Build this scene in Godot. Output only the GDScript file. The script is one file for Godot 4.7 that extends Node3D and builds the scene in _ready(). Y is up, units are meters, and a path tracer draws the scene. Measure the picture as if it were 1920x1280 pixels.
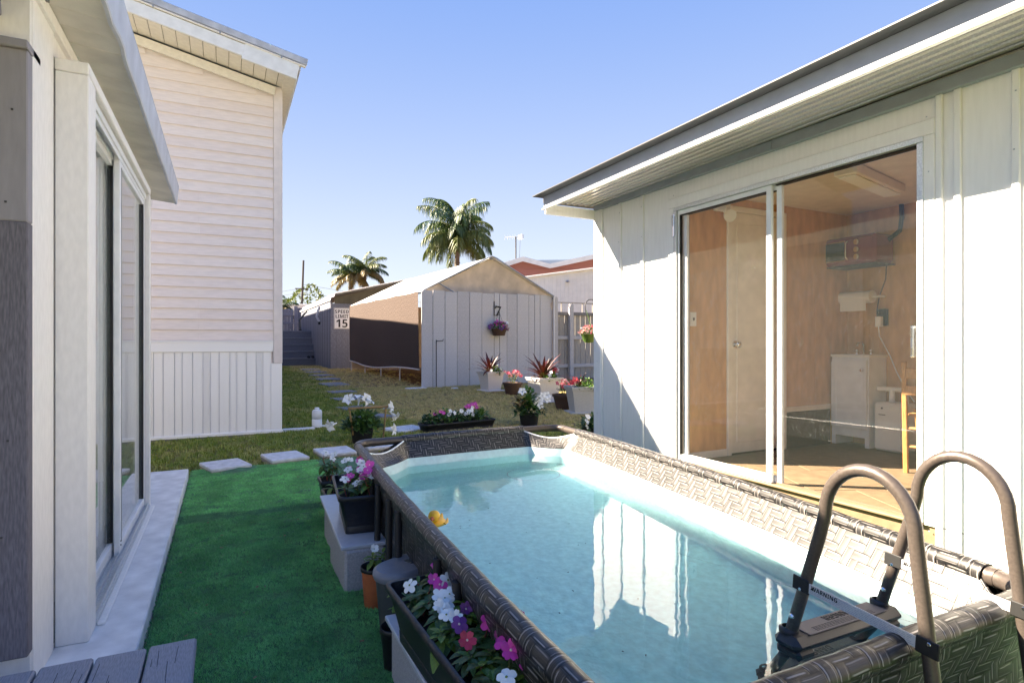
extends Node3D
# A back yard with a small rattan-print frame pool between two white sheds.

var rng := RandomNumberGenerator.new()
var taken := {}
var tex := {}
var mats := {}


# ---------------------------------------------------------------- mesh builder
class MB:
	var st := SurfaceTool.new()
	func _init() -> void:
		st.begin(Mesh.PRIMITIVE_TRIANGLES)
	func tri(a: Vector3, b: Vector3, c: Vector3, n: Vector3, sg := -1, ua := Vector2.ZERO, ub := Vector2.ZERO, uc := Vector2.ZERO) -> void:
		st.set_smooth_group(sg)
		if (a - c).cross(a - b).dot(n) < 0.0:
			var t := b; b = c; c = t
			var u := ub; ub = uc; uc = u
		st.set_uv(ua); st.add_vertex(a)
		st.set_uv(ub); st.add_vertex(b)
		st.set_uv(uc); st.add_vertex(c)
	func quad(a: Vector3, b: Vector3, c: Vector3, d: Vector3, n: Vector3, sg := -1, ua := Vector2(0, 0), ub := Vector2(1, 0), uc := Vector2(1, 1), ud := Vector2(0, 1)) -> void:
		tri(a, b, c, n, sg, ua, ub, uc)
		tri(a, c, d, n, sg, ua, uc, ud)
	func box(at: Vector3, size: Vector3, bevel := 0.0, basis := Basis.IDENTITY) -> MB:
		var h := size * 0.5
		var b := minf(bevel, minf(h.x, minf(h.y, h.z)) * 0.9)
		var ax := [Vector3.RIGHT, Vector3.UP, Vector3.BACK]
		for i in 3:
			var j := (i + 1) % 3
			var k := (i + 2) % 3
			for s in [-1.0, 1.0]:
				var c: Array[Vector3] = []
				for q in [[-1, -1], [1, -1], [1, 1], [-1, 1]]:
					c.append(at + basis * (ax[i] * h[i] * s + ax[j] * (h[j] - b) * q[0] + ax[k] * (h[k] - b) * q[1]))
				quad(c[0], c[1], c[2], c[3], basis * ax[i] * s)
		if b <= 0.0:
			return self
		for i in 3:
			var j := (i + 1) % 3
			var k := (i + 2) % 3
			for s in [-1.0, 1.0]:
				for r in [-1.0, 1.0]:
					var p := func(fi: float, fj: float, e: float) -> Vector3:
						return at + basis * (ax[i] * s * (h[i] - fi) + ax[j] * r * (h[j] - fj) + ax[k] * e * (h[k] - b))
					quad(p.call(0.0, b, -1.0), p.call(0.0, b, 1.0), p.call(b, 0.0, 1.0), p.call(b, 0.0, -1.0), basis * (ax[i] * s + ax[j] * r))
		for x in [-1.0, 1.0]:
			for y in [-1.0, 1.0]:
				for z in [-1.0, 1.0]:
					var s := Vector3(x, y, z)
					var q := [Vector3(0, b, b), Vector3(b, 0, b), Vector3(b, b, 0)]
					tri(at + basis * (s * (h - q[0])), at + basis * (s * (h - q[1])), at + basis * (s * (h - q[2])), basis * s)
		return self
	func tube(pts: Array, r: float, n := 10, closed := false, r_end := -1.0, uk := 1.0) -> MB:
		var m := pts.size()
		var rings := []
		var up := Vector3.UP
		var dist := 0.0
		for i in m:
			var a: Vector3 = pts[(i - 1 + m) % m] if closed or i > 0 else pts[i]
			var c: Vector3 = pts[(i + 1) % m] if closed or i < m - 1 else pts[i]
			var t := (c - a).normalized()
			if absf(t.dot(up)) > 0.93:
				up = Vector3.RIGHT if absf(t.x) < 0.6 else Vector3.BACK
			var x := t.cross(up).normalized()
			var y := x.cross(t)
			up = y
			var rad := r if r_end < 0.0 else lerpf(r, r_end, float(i) / (m - 1))
			if i > 0:
				dist += (pts[i] as Vector3).distance_to(pts[i - 1])
			var ring := []
			for k in n + 1:
				var w := TAU * k / n
				ring.append([pts[i] + (x * cos(w) + y * sin(w)) * rad, Vector2(dist, float(k) / n * TAU * rad * uk)])
			rings.append(ring)
		for i in (m if closed else m - 1):
			for k in n:
				var A: Array = rings[i][k]
				var B: Array = rings[i][k + 1]
				var C: Array = rings[(i + 1) % m][k + 1]
				var D: Array = rings[(i + 1) % m][k]
				var mid: Vector3 = (A[0] + C[0]) * 0.5 - (pts[i] + pts[(i + 1) % m]) * 0.5
				quad(A[0], B[0], C[0], D[0], mid, 0, A[1], B[1], C[1], D[1])
		if not closed:
			for e in [0, m - 1]:
				var o: Vector3 = pts[e] - (pts[1] if e == 0 else pts[m - 2])
				for k in n:
					tri(pts[e], rings[e][k][0], rings[e][k + 1][0], o, 5)
		return self
	func lathe(profile: Array, at: Vector3, n := 20, basis := Basis.IDENTITY) -> MB:
		for i in profile.size() - 1:
			var p: Vector2 = profile[i]
			var q: Vector2 = profile[i + 1]
			for k in n:
				var w0 := TAU * k / n
				var w1 := TAU * (k + 1) / n
				var d0 := Vector3(cos(w0), 0, sin(w0))
				var d1 := Vector3(cos(w1), 0, sin(w1))
				var nn := (d0 + d1) * (q.y - p.y) + Vector3.UP * 2.0 * (p.x - q.x)
				quad(at + basis * (d0 * p.x + Vector3.UP * p.y), at + basis * (d1 * p.x + Vector3.UP * p.y), at + basis * (d1 * q.x + Vector3.UP * q.y), at + basis * (d0 * q.x + Vector3.UP * q.y), basis * nn, 0 if absf((q - p).normalized().y) > 0.25 else 3)
		return self
	func prism(poly: Array, depth: float, basis: Basis, at: Vector3) -> MB:
		# poly of Vector2 in basis x, y; extruded along basis z by depth
		var pk := PackedVector2Array(poly)
		var area := 0.0
		for i in pk.size():
			area += pk[i].cross(pk[(i + 1) % pk.size()])
		var ids := Geometry2D.triangulate_polygon(pk)
		var f := func(p: Vector2, z: float) -> Vector3: return at + basis * Vector3(p.x, p.y, z)
		for i in range(0, ids.size(), 3):
			for z in [0.0, depth]:
				tri(f.call(pk[ids[i]], z), f.call(pk[ids[i + 1]], z), f.call(pk[ids[i + 2]], z), basis * Vector3(0, 0, -1.0 if z == 0.0 else 1.0) * signf(depth))
		for i in pk.size():
			var p := pk[i]
			var q := pk[(i + 1) % pk.size()]
			var e := (q - p) * signf(area)
			quad(f.call(p, 0.0), f.call(q, 0.0), f.call(q, depth), f.call(p, depth), basis * Vector3(e.y, -e.x, 0))
		return self
	func done() -> ArrayMesh:
		st.generate_normals()
		return st.commit()


var boxes := {}


func boxm(size: Vector3, bevel := 0.0) -> ArrayMesh:
	var k := "%.4f %.4f %.4f %.4f" % [size.x, size.y, size.z, bevel]
	if not boxes.has(k):
		boxes[k] = MB.new().box(Vector3.ZERO, size, bevel).done()
	return boxes[k]


# ---------------------------------------------------------------- textures and materials
func noise_tex(key: String, freq: float, lo: float, hi: float, oct := 4, kind := FastNoiseLite.TYPE_SIMPLEX_SMOOTH, size := 512) -> Texture2D:
	if tex.has(key):
		return tex[key]
	var nz := FastNoiseLite.new()
	nz.noise_type = kind
	nz.seed = hash(key) % 10000
	nz.frequency = freq
	nz.fractal_octaves = oct
	var t := NoiseTexture2D.new()
	t.width = size; t.height = size
	t.seamless = true
	t.noise = nz
	var g := Gradient.new()
	g.set_color(0, Color(lo, lo, lo)); g.set_color(1, Color(hi, hi, hi))
	t.color_ramp = g
	tex[key] = t
	return t


func mat(key: String, c: Color, rough := 0.7, t: Texture2D = null, scale := Vector3.ONE, bump: Texture2D = null, bump_cm := 0.0, metal := 0.0) -> StandardMaterial3D:
	if mats.has(key):
		return mats[key]
	var m := StandardMaterial3D.new()
	m.resource_name = key
	m.albedo_color = c.linear_to_srgb()
	m.roughness = rough
	m.metallic = metal
	if t or bump:
		m.uv1_triplanar = true
		m.uv1_world_triplanar = true
		m.uv1_scale = scale
	if t:
		m.albedo_texture = t
	if bump:
		m.heightmap_enabled = true
		m.heightmap_texture = bump
		m.heightmap_scale = bump_cm
	mats[key] = m
	return m


func glass(key: String, alpha := 0.04, c := Color(0.8, 0.9, 0.88), shine := 0.4) -> StandardMaterial3D:
	if mats.has(key):
		return mats[key]
	var m := StandardMaterial3D.new()
	m.transparency = BaseMaterial3D.TRANSPARENCY_ALPHA
	m.albedo_color = Color(c.r, c.g, c.b, alpha)
	m.roughness = 0.0
	m.metallic_specular = shine
	mats[key] = m
	return m


# ---------------------------------------------------------------- things and parts
func numbered(n: String) -> String:
	taken[n] = taken.get(n, -1) + 1
	return n if taken[n] == 0 else "%s_%03d" % [n, taken[n]]


func tag(o: Node, label: String, category: String, group := "") -> Node:
	o.set_meta("label", label)
	o.set_meta("category", category)
	if group:
		o.set_meta("group", group)
	return o


func thing(n: String, label: String, category: String, at := Vector3.ZERO, turn := 0.0, group := "") -> Node3D:
	var o := Node3D.new()
	o.name = numbered(n)
	add_child(o)
	o.position = at
	o.rotation.y = turn
	tag(o, label, category, group)
	return o


func part(n: String, mesh: Mesh, m: Material, parent: Node, at := Vector3.ZERO, basis := Basis.IDENTITY) -> MeshInstance3D:
	var o := MeshInstance3D.new()
	o.name = n
	o.mesh = mesh
	if m:
		o.material_override = m
	o.transform = Transform3D(basis, at)
	parent.add_child(o, true)
	return o


func struct(n: String, mesh: Mesh, m: Material, kind := "structure") -> MeshInstance3D:
	var o := part(numbered(n), mesh, m, self)
	o.set_meta("kind", kind)
	return o


func one(n: String, mesh: Mesh, m: Material, label: String, category: String, at := Vector3.ZERO, group := "") -> MeshInstance3D:
	var o := part(numbered(n), mesh, m, self, at)
	tag(o, label, category, group)
	return o


func bx(n: String, parent: Node, m: Material, lo: Vector3, hi: Vector3, bevel := 0.0) -> MeshInstance3D:
	var a := Vector3(minf(lo.x, hi.x), minf(lo.y, hi.y), minf(lo.z, hi.z))
	var b := Vector3(maxf(lo.x, hi.x), maxf(lo.y, hi.y), maxf(lo.z, hi.z))
	return part(n, boxm(b - a, bevel), m, parent, (a + b) * 0.5)


func gh(z: float) -> float:
	return 0.25 * smoothstep(8.5, 19.0, -z)


func ry(deg: float) -> Basis:
	return Basis(Vector3.UP, deg_to_rad(deg))


func stuff(o: Node) -> void:
	o.set_meta("kind", "stuff")


func text_mesh(s: String, size: float, depth: float, font := "Droid Sans", bold := true) -> TextMesh:
	var f := SystemFont.new()
	f.font_names = PackedStringArray([font])
	f.font_weight = 700 if bold else 400
	var t := TextMesh.new()
	t.font = f
	t.text = s
	t.font_size = 64
	t.pixel_size = size / 46.0
	t.depth = depth
	t.curve_step = 1.0
	return t


# ---------------------------------------------------------------- the scene
func _ready() -> void:
	rng.seed = 7
	var cam := Camera3D.new()
	cam.name = "camera"
	cam.fov = 60.0
	cam.near = 0.05
	cam.far = 900.0
	cam.position = Vector3(0, 1.25, 0)
	cam.rotation_degrees = Vector3(0, -25.93, 0)
	add_child(cam)

	var we := WorldEnvironment.new()
	we.name = "environment"
	var env := Environment.new()
	env.background_mode = Environment.BG_SKY
	var sky := Sky.new()
	var sm := ProceduralSkyMaterial.new()
	sm.sky_top_color = Color(0.0195, 0.0485, 0.130).linear_to_srgb()
	sm.sky_horizon_color = Color(0.155, 0.165, 0.170).linear_to_srgb()
	sm.sky_curve = 0.235
	sm.sky_energy_multiplier = 1.0
	sm.ground_bottom_color = Color(0.07, 0.065, 0.055).linear_to_srgb()
	sm.ground_horizon_color = Color(0.18, 0.19, 0.19).linear_to_srgb()
	sm.sun_angle_max = 0.0
	sky.sky_material = sm
	env.sky = sky
	env.tonemap_mode = Environment.TONE_MAPPER_LINEAR
	env.tonemap_exposure = 7.0
	env.sdfgi_enabled = true
	env.ssao_enabled = true
	env.ssil_enabled = true
	we.environment = env
	add_child(we)

	var sun := DirectionalLight3D.new()
	sun.name = "sun"
	sun.light_energy = 1.6
	sun.light_color = Color(1.0, 0.93, 0.83)
	sun.light_angular_distance = 0.5
	sun.shadow_enabled = true
	add_child(sun)
	sun.look_at_from_position(Vector3.ZERO, Vector3(0.558, -0.53, 0.40), Vector3.UP)

	make_materials()
	ground_and_lawn()
	left_building()
	beige_house()
	shed()
	shed_interior()
	pool()
	canopy_and_fences()
	far_background()
	palms()
	pavers()
	pool_side_pots()
	lawn_pots()
	ladder()
	small_things()


func make_materials() -> void:
	var fine := noise_tex("fine", 0.05, 0.82, 1.0, 4)
	var blot := noise_tex("blot", 0.008, 0.84, 1.0, 5)
	var grain := noise_tex("grain", 0.03, 0.68, 1.0, 5)
	var soft := noise_tex("soft", 0.012, 0.93, 1.0, 4)
	var bump := noise_tex("bump", 0.06, 0.0, 1.0, 4)
	var rough := noise_tex("roughbump", 0.14, 0.0, 1.0, 3)
	mat("white_paint", Color(0.89, 0.865, 0.825), 0.55, noise_tex("veil2", 0.03, 0.95, 1.0, 4), Vector3(2.5, 0.8, 2.5))
	mat("white_panel", Color(0.87, 0.865, 0.86), 0.5, noise_tex("veil", 0.02, 0.962, 1.0, 5), Vector3(2.6, 0.28, 2.6))
	mat("white_metal", Color(0.84, 0.85, 0.86), 0.4, soft, Vector3.ONE)
	mat("alu", Color(0.72, 0.75, 0.76), 0.35, fine, Vector3(3, 3, 3), null, 0.0, 0.55)
	mat("siding", Color(0.90, 0.795, 0.735), 0.5, soft, Vector3(0.7, 4.0, 0.7), grain, 0.025)
	mat("siding_b", Color(0.88, 0.772, 0.715), 0.5, soft, Vector3(0.7, 4.0, 0.7), grain, 0.025)
	mat("siding_c", Color(0.91, 0.81, 0.75), 0.5, soft, Vector3(0.7, 4.0, 0.7), grain, 0.025)
	mat("siding_post", Color(0.80, 0.72, 0.68), 0.5, soft, Vector3(1, 1, 1))
	mat("vinyl_white", Color(0.90, 0.885, 0.87), 0.4)
	mat("vinyl_hole", Color(0.32, 0.32, 0.36), 0.8)
	mat("cream", Color(0.84, 0.79, 0.70), 0.5, soft, Vector3(2, 2, 2))
	mat("roof_grey", Color(0.40, 0.44, 0.50), 0.45, soft, Vector3(1, 1, 1), null, 0.0, 0.2)
	mat("fascia_grey", Color(0.33, 0.36, 0.42), 0.45, soft, Vector3(1, 1, 1))
	mat("gutter", Color(0.55, 0.58, 0.66), 0.4, blot, Vector3(1, 1, 1))
	mat("soffit_board", Color(0.80, 0.76, 0.68), 0.5, blot, Vector3(0.8, 0.8, 0.8))
	mat("galv", Color(0.86, 0.83, 0.76), 0.24, noise_tex("spangle", 0.09, 0.8, 1.0, 2, FastNoiseLite.TYPE_CELLULAR), Vector3(2, 2, 2), null, 0.0, 0.6)
	mat("grey_post", Color(0.19, 0.18, 0.215), 0.75, noise_tex("postgrain", 0.02, 0.72, 1.0, 5), Vector3(13.0, 1.6, 13.0))
	mat("grey_post_light", Color(0.29, 0.28, 0.305), 0.7, soft, Vector3(6.0, 1.0, 6.0), grain, 0.03)
	mat("deck", Color(0.34, 0.34, 0.38), 0.65, noise_tex("deckgrain", 0.03, 0.80, 1.0, 5), Vector3(14, 14, 1.6), grain, 0.05)
	mat("crack", Color(0.05, 0.05, 0.055), 0.9)
	mat("fence_a", Color(0.62, 0.60, 0.60), 0.75, noise_tex("fencegrain", 0.02, 0.84, 1.0, 5), Vector3(7, 1.1, 7))
	mat("fence_b", Color(0.57, 0.55, 0.555), 0.75, tex["fencegrain"], Vector3(6, 0.9, 6))
	mat("fence_c", Color(0.65, 0.63, 0.63), 0.75, tex["fencegrain"], Vector3(8, 1.3, 8))
	mat("fence_dark", Color(0.23, 0.22, 0.215), 0.8, tex["fencegrain"], Vector3(4, 0.5, 4), grain, 0.08)
	mat("fence_tan", Color(0.42, 0.39, 0.35), 0.8, tex["fencegrain"], Vector3(4, 0.5, 4), grain, 0.08)
	mat("slate_blue", Color(0.27, 0.285, 0.345), 0.7, grain, Vector3(3, 0.5, 3), grain, 0.05)
	mat("slate_dark", Color(0.19, 0.205, 0.26), 0.75, grain, Vector3(2, 2, 2))
	mat("concrete_white", Color(0.90, 0.885, 0.875), 0.7, blot, Vector3(1.2, 1.2, 1.2), rough, 0.06)
	mat("block", Color(0.52, 0.515, 0.55), 0.75, fine, Vector3(3, 3, 3), rough, 0.45)
	mat("block_top", Color(0.50, 0.53, 0.60), 0.28, soft, Vector3(3, 3, 3))
	mat("paver_top", Color(0.74, 0.74, 0.77), 0.6, blot, Vector3(2.5, 2.5, 2.5), rough, 0.08)
	mat("paver_side", Color(0.44, 0.40, 0.34), 0.9, fine, Vector3(6, 6, 6), rough, 0.3)
	mat("stone", Color(0.22, 0.235, 0.28), 0.7, blot, Vector3(2.5, 2.5, 2.5), rough, 0.2)
	mat("tube_brown", Color(0.115, 0.093, 0.079), 0.38, fine, Vector3(4, 4, 4), null, 0.0, 0.35)
	mat("tube_dark", Color(0.022, 0.022, 0.024), 0.45)
	mat("black_plastic", Color(0.022, 0.022, 0.026), 0.42, noise_tex("dust", 0.02, 0.55, 1.0, 5), Vector3(4, 4, 4), bump, 0.04)
	mat("pot_white", Color(0.72, 0.69, 0.65), 0.55, soft, Vector3(4, 4, 4))
	mat("pot_grey", Color(0.50, 0.49, 0.46), 0.55, soft, Vector3(4, 4, 4))
	mat("terracotta", Color(0.52, 0.145, 0.05), 0.7, blot, Vector3(5, 5, 5), bump, 0.05)
	mat("soil", Color(0.035, 0.026, 0.02), 0.95, noise_tex("soil", 0.08, 0.4, 1.0, 4), Vector3(6, 6, 6), rough, 0.8)
	mat("bin_lid", Color(0.20, 0.21, 0.245), 0.4, soft, Vector3(4, 4, 4), bump, 0.03)
	mat("bin_body", Color(0.055, 0.062, 0.066), 0.5, soft, Vector3(4, 4, 4))
	mat("plywood", Color(0.72, 0.41, 0.185), 0.6, noise_tex("ply", 0.012, 0.86, 1.0, 5), Vector3(1.6, 0.5, 1.6))
	mat("ceiling", Color(0.82, 0.73, 0.60), 0.7, soft, Vector3.ONE)
	mat("door_cream", Color(0.92, 0.86, 0.75), 0.5, soft, Vector3.ONE)
	mat("floor_tan", Color(0.25, 0.175, 0.105), 0.5, blot, Vector3(2, 2, 2))
	mat("floor_tan_b", Color(0.235, 0.165, 0.098), 0.5, blot, Vector3(2.3, 2.3, 2.3))
	mat("floor_joint", Color(0.16, 0.11, 0.07), 0.9)
	mat("dark_brown", Color(0.09, 0.05, 0.03), 0.85, fine, Vector3(4, 4, 4))
	mat("red_enamel", Color(0.20, 0.025, 0.05), 0.3)
	mat("chrome", Color(0.8, 0.8, 0.8), 0.15, null, Vector3.ONE, null, 0.0, 1.0)
	mat("dark_glass", Color(0.03, 0.035, 0.035), 0.15)
	mat("black", Color(0.012, 0.012, 0.012), 0.6)
	mat("pine", Color(0.62, 0.31, 0.09), 0.5, grain, Vector3(6, 1, 6))
	mat("trellis_wood", Color(0.42, 0.27, 0.10), 0.6, grain, Vector3(9, 2, 9))
	mat("paper", Color(0.82, 0.80, 0.74), 0.8)
	mat("tarp_white", Color(0.86, 0.86, 0.86), 0.5, soft, Vector3(0.6, 0.6, 0.6))
	mat("tarp_tan", Color(0.84, 0.71, 0.58), 0.75, blot, Vector3(0.6, 0.6, 0.6), noise_tex("wrinkle", 0.006, 0.0, 1.0, 4), 1.0)
	mats["tarp_white"].backlight_enabled = true
	mats["tarp_white"].backlight = Color(0.6, 0.58, 0.54)
	mats["tarp_tan"].backlight_enabled = true
	mats["tarp_tan"].backlight = Color(0.55, 0.5, 0.42)
	mat("shade_cloth", Color(0.085, 0.054, 0.041), 0.9, noise_tex("weave", 0.05, 0.75, 1.0, 3), Vector3(2, 9, 2), tex["wrinkle"], 0.8)
	mat("sign_white", Color(0.82, 0.82, 0.80), 0.4)
	mat("pink_wall", Color(0.42, 0.18, 0.15), 0.8, soft, Vector3(0.5, 3.0, 0.5))
	mat("metal_pale", Color(0.76, 0.74, 0.72), 0.5, soft, Vector3(0.6, 0.6, 0.6))
	mat("gable_olive", Color(0.15, 0.14, 0.10), 0.7, blot, Vector3(0.7, 0.7, 0.7))
	mat("roof_edge", Color(0.07, 0.075, 0.085), 0.5)
	mat("roof_dark", Color(0.16, 0.16, 0.15), 0.7, fine, Vector3(1, 1, 1))
	mat("bark", Color(0.20, 0.165, 0.125), 0.9, grain, Vector3(1, 6, 1), grain, 0.6)
	mat("pole", Color(0.10, 0.09, 0.085), 0.9)
	mat("duck_yellow", Color(0.80, 0.42, 0.02), 0.45)
	mat("strap", Color(0.52, 0.52, 0.54), 0.5)
	for a in [["leaf_deep", Color(0.075, 0.165, 0.04)], ["leaf_mid", Color(0.135, 0.27, 0.045)], ["leaf_lime", Color(0.24, 0.36, 0.05)], ["leaf_olive", Color(0.13, 0.17, 0.045)], ["leaf_dry", Color(0.30, 0.20, 0.08)], ["leaf_red", Color(0.115, 0.014, 0.02)], ["leaf_maroon", Color(0.07, 0.018, 0.016)], ["palm_a", Color(0.085, 0.155, 0.05)], ["palm_b", Color(0.18, 0.22, 0.05)], ["palm_dry", Color(0.34, 0.25, 0.09)], ["shrub_lime", Color(0.20, 0.25, 0.03)], ["stem", Color(0.16, 0.20, 0.06)], ["stem_red", Color(0.40, 0.13, 0.09)]]:
		var m := mat(a[0], a[1], 0.5, noise_tex("leafvar", 0.03, 0.6, 1.0, 3), Vector3(9, 9, 9))
		m.backlight_enabled = true
		m.backlight = Color(0.5, 0.55, 0.2)
	for a in [["petal_white", Color(0.84, 0.84, 0.80)], ["petal_pink", Color(0.62, 0.03, 0.34)], ["petal_magenta", Color(0.42, 0.012, 0.15)], ["petal_red", Color(0.50, 0.015, 0.025)], ["petal_coral", Color(0.78, 0.25, 0.20)], ["petal_rose", Color(0.52, 0.02, 0.07)], ["petal_purple", Color(0.16, 0.02, 0.2)], ["petal_eye", Color(0.82, 0.72, 0.55)]]:
		var m := mat(a[0], a[1], 0.55)
		m.backlight_enabled = true
		m.backlight = Color(0.5, 0.5, 0.5)
	# speckled turf
	mat("turf", Color(0.15, 0.43, 0.155), 0.85, noise_tex("turf", 0.16, 0.62, 1.0, 4), Vector3(2.6, 2.6, 2.6), noise_tex("turfbump", 0.3, 0.0, 1.0, 2), 0.7)
	mats["turf"].detail_enabled = true
	mats["turf"].detail_blend_mode = BaseMaterial3D.BLEND_MODE_MUL
	mats["turf"].detail_albedo = noise_tex("turfwave", 0.006, 0.72, 1.0, 4)
	mats["turf"].detail_uv_layer = BaseMaterial3D.DETAIL_UV_1


# ---------------------------------------------------------------- ground and lawn
func lawn_mix(x: float, z: float, nz: FastNoiseLite) -> float:
	# 0 green by the house and the near strip, 1 dry brown in the middle of the yard
	var f := smoothstep(1.9, 3.3, x - 0.02 * (z + 8.0)) * smoothstep(6.8, 8.4, -z)
	f = clampf(f + nz.get_noise_2d(x * 60.0, z * 60.0) * 0.75 + nz.get_noise_2d(x * 400.0, z * 400.0) * 0.35 + 0.12, 0.0, 1.0)
	return f


func ground_and_lawn() -> void:
	var nz := FastNoiseLite.new()
	nz.seed = 4
	nz.frequency = 0.02
	# one sheet: fine near the yard, coarse out to the horizon
	var xs: Array[float] = [-400.0, -120.0, -40.0, -15.0]
	var zs: Array[float] = [150.0, 40.0, 12.0]
	for i in 41: xs.append(-6.0 + i * 0.5)
	for i in 70: zs.append(2.0 - i * 0.5)
	xs.append_array([24.0, 50.0, 140.0, 400.0] as Array[float])
	zs.append_array([-45.0, -80.0, -200.0, -600.0] as Array[float])
	var st := SurfaceTool.new()
	st.begin(Mesh.PRIMITIVE_TRIANGLES)
	for j in zs.size():
		for i in xs.size():
			var f := lawn_mix(xs[i], zs[j], nz)
			var dirt := smoothstep(3.3, 3.9, xs[i]) * smoothstep(14.0, 15.0, -zs[j])
			var c := Color(0.26, 0.25, 0.05).lerp(Color(0.50, 0.38, 0.16), f).lerp(Color(0.27, 0.14, 0.055), dirt * 0.8)
			st.set_color(c)
			st.set_uv(Vector2(xs[i], zs[j]))
			st.add_vertex(Vector3(xs[i], gh(zs[j]) + nz.get_noise_2d(xs[i] * 90.0, zs[j] * 90.0) * 0.008 - 0.008, zs[j]))
	for j in zs.size() - 1:
		for i in xs.size() - 1:
			var a := j * xs.size() + i
			var b := a + xs.size()
			for k in [a, b, a + 1, a + 1, b, b + 1]:
				st.add_index(k)
	st.generate_normals()
	var gm := StandardMaterial3D.new()
	gm.vertex_color_use_as_albedo = true
	gm.roughness = 0.95
	gm.albedo_texture = noise_tex("groundspeck", 0.12, 0.45, 1.0, 5)
	gm.uv1_triplanar = true
	gm.uv1_world_triplanar = true
	gm.uv1_scale = Vector3(1.3, 1.3, 1.3)
	gm.heightmap_enabled = true
	gm.heightmap_texture = tex["roughbump"]
	gm.heightmap_scale = 1.2
	struct("ground", st.commit(), gm)

	# grass tufts
	var tuft := SurfaceTool.new()
	tuft.begin(Mesh.PRIMITIVE_TRIANGLES)
	for k in 9:
		var a := rng.randf() * TAU
		var d := Vector3(cos(a), 0, sin(a))
		var s := Vector3(-d.z, 0, d.x) * rng.randf_range(0.0028, 0.0045)
		var p := Vector3(rng.randf_range(-0.03, 0.03), -0.01, rng.randf_range(-0.03, 0.03))
		var h := rng.randf_range(0.025, 0.05)
		var lean := rng.randf_range(0.012, 0.05)
		var m := p + Vector3.UP * h * 0.65 + d * lean * 0.4
		var t := p + Vector3.UP * h * rng.randf_range(0.7, 1.05) + d * lean
		for v in [p - s, p + s, m + s * 0.8, p - s, m + s * 0.8, m - s * 0.8, m - s * 0.8, m + s * 0.8, t]:
			tuft.add_vertex(v)
	tuft.generate_normals()
	var xf: Array[Transform3D] = []
	var cl: Array[Color] = []
	var put := func(n: int, x0: float, x1: float, z0: float, z1: float, big: float) -> void:
		for i in n:
			var x := rng.randf_range(x0, x1)
			var z := rng.randf_range(z0, z1)
			var f := lawn_mix(x, z, nz)
			if rng.randf() < f * 0.25 or (z > -6.36 and x < 3.3):
				continue
			if x > 4.4 and z < -14.0 and rng.randf() < 0.8:
				continue
			var b := Basis(Vector3.UP, rng.randf() * TAU).scaled(Vector3.ONE * big * rng.randf_range(0.6, 1.35) * (1.0 - 0.25 * f))
			xf.append(Transform3D(b, Vector3(x, gh(z), z)))
			var c := Color(0.12, 0.21, 0.02).lerp(Color(0.31, 0.36, 0.05), rng.randf())
			c = c.lerp(Color(0.52, 0.41, 0.16).lerp(Color(0.74, 0.60, 0.28), rng.randf()), clampf(f * 0.95 + rng.randf_range(-0.25, 0.25), 0.0, 1.0))
			cl.append(c)
	put.call(9000, -1.4, 5.5, -8.9, -6.2, 0.95)
	put.call(24000, 0.4, 8.6, -14.3, -8.4, 1.1)
	put.call(9000, 0.5, 5.2, -25.5, -14.0, 1.25)
	put.call(2500, 8.2, 12.0, -14.5, -9.0, 1.2)
	var mm := MultiMesh.new()
	mm.transform_format = MultiMesh.TRANSFORM_3D
	mm.use_colors = true
	mm.mesh = tuft.commit()
	mm.instance_count = xf.size()
	for i in xf.size():
		mm.set_instance_transform(i, xf[i])
		mm.set_instance_color(i, cl[i])
	var gmm := StandardMaterial3D.new()
	gmm.vertex_color_use_as_albedo = true
	gmm.roughness = 0.7
	gmm.backlight_enabled = true
	gmm.backlight = Color(0.4, 0.4, 0.2)
	var mi := MultiMeshInstance3D.new()
	mi.name = "grass"
	mi.multimesh = mm
	mi.material_override = gmm
	mi.set_meta("kind", "stuff")
	add_child(mi)

	# artificial turf carpet in two lengths, the nearer one lapped over the farther one
	var carpet := func(z0: float, z1: float, y: float, s: int, far_wave: float) -> ArrayMesh:
		var c := SurfaceTool.new()
		c.begin(Mesh.PRIMITIVE_TRIANGLES)
		var nx := 44
		var nn := 40
		for j in nn + 1:
			for i in nx + 1:
				var u := float(i) / nx
				var v := float(j) / nn
				var x := lerpf(-0.285, 3.25, u)
				var zb := lerpf(z0, z1, v)
				if j == nn: zb += nz.get_noise_2d(x * 300.0, 7.0 * s) * far_wave
				if j == nn and far_wave > 0.02: zb += 0.10 * exp(-pow((x - 0.1) / 0.16, 2.0))
				var h := nz.get_noise_2d(x * 100.0 + 50.0 * s, zb * 260.0) * 0.011 + (0.024 * smoothstep(0.07, 0.0, zb - z1) if s == 1 else 0.0) + nz.get_noise_2d(x * 420.0, zb * 520.0 + 31.0) * 0.0035
				if far_wave > 0.02:
					h += 0.035 * exp(-pow((x - 0.1) / 0.13, 2.0)) * exp(-pow((zb + 6.3) / 0.17, 2.0))
				c.set_uv(Vector2(x, zb) * 0.35)
				c.add_vertex(Vector3(x, y + h + 0.008, zb))
		for j in nn:
			for i in nx:
				var a := j * (nx + 1) + i
				for k in [a, a + 1, a + nx + 1, a + 1, a + nx + 2, a + nx + 1]:
					c.add_index(k)
		c.generate_normals()
		return c.commit()
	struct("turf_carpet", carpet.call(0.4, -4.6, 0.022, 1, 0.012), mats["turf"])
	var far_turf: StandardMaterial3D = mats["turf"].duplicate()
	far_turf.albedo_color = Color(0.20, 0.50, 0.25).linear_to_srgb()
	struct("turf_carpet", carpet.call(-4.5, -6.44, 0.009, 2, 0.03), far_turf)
	# dry leaves and bits blown onto the turf
	var bits := MB.new()
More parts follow.
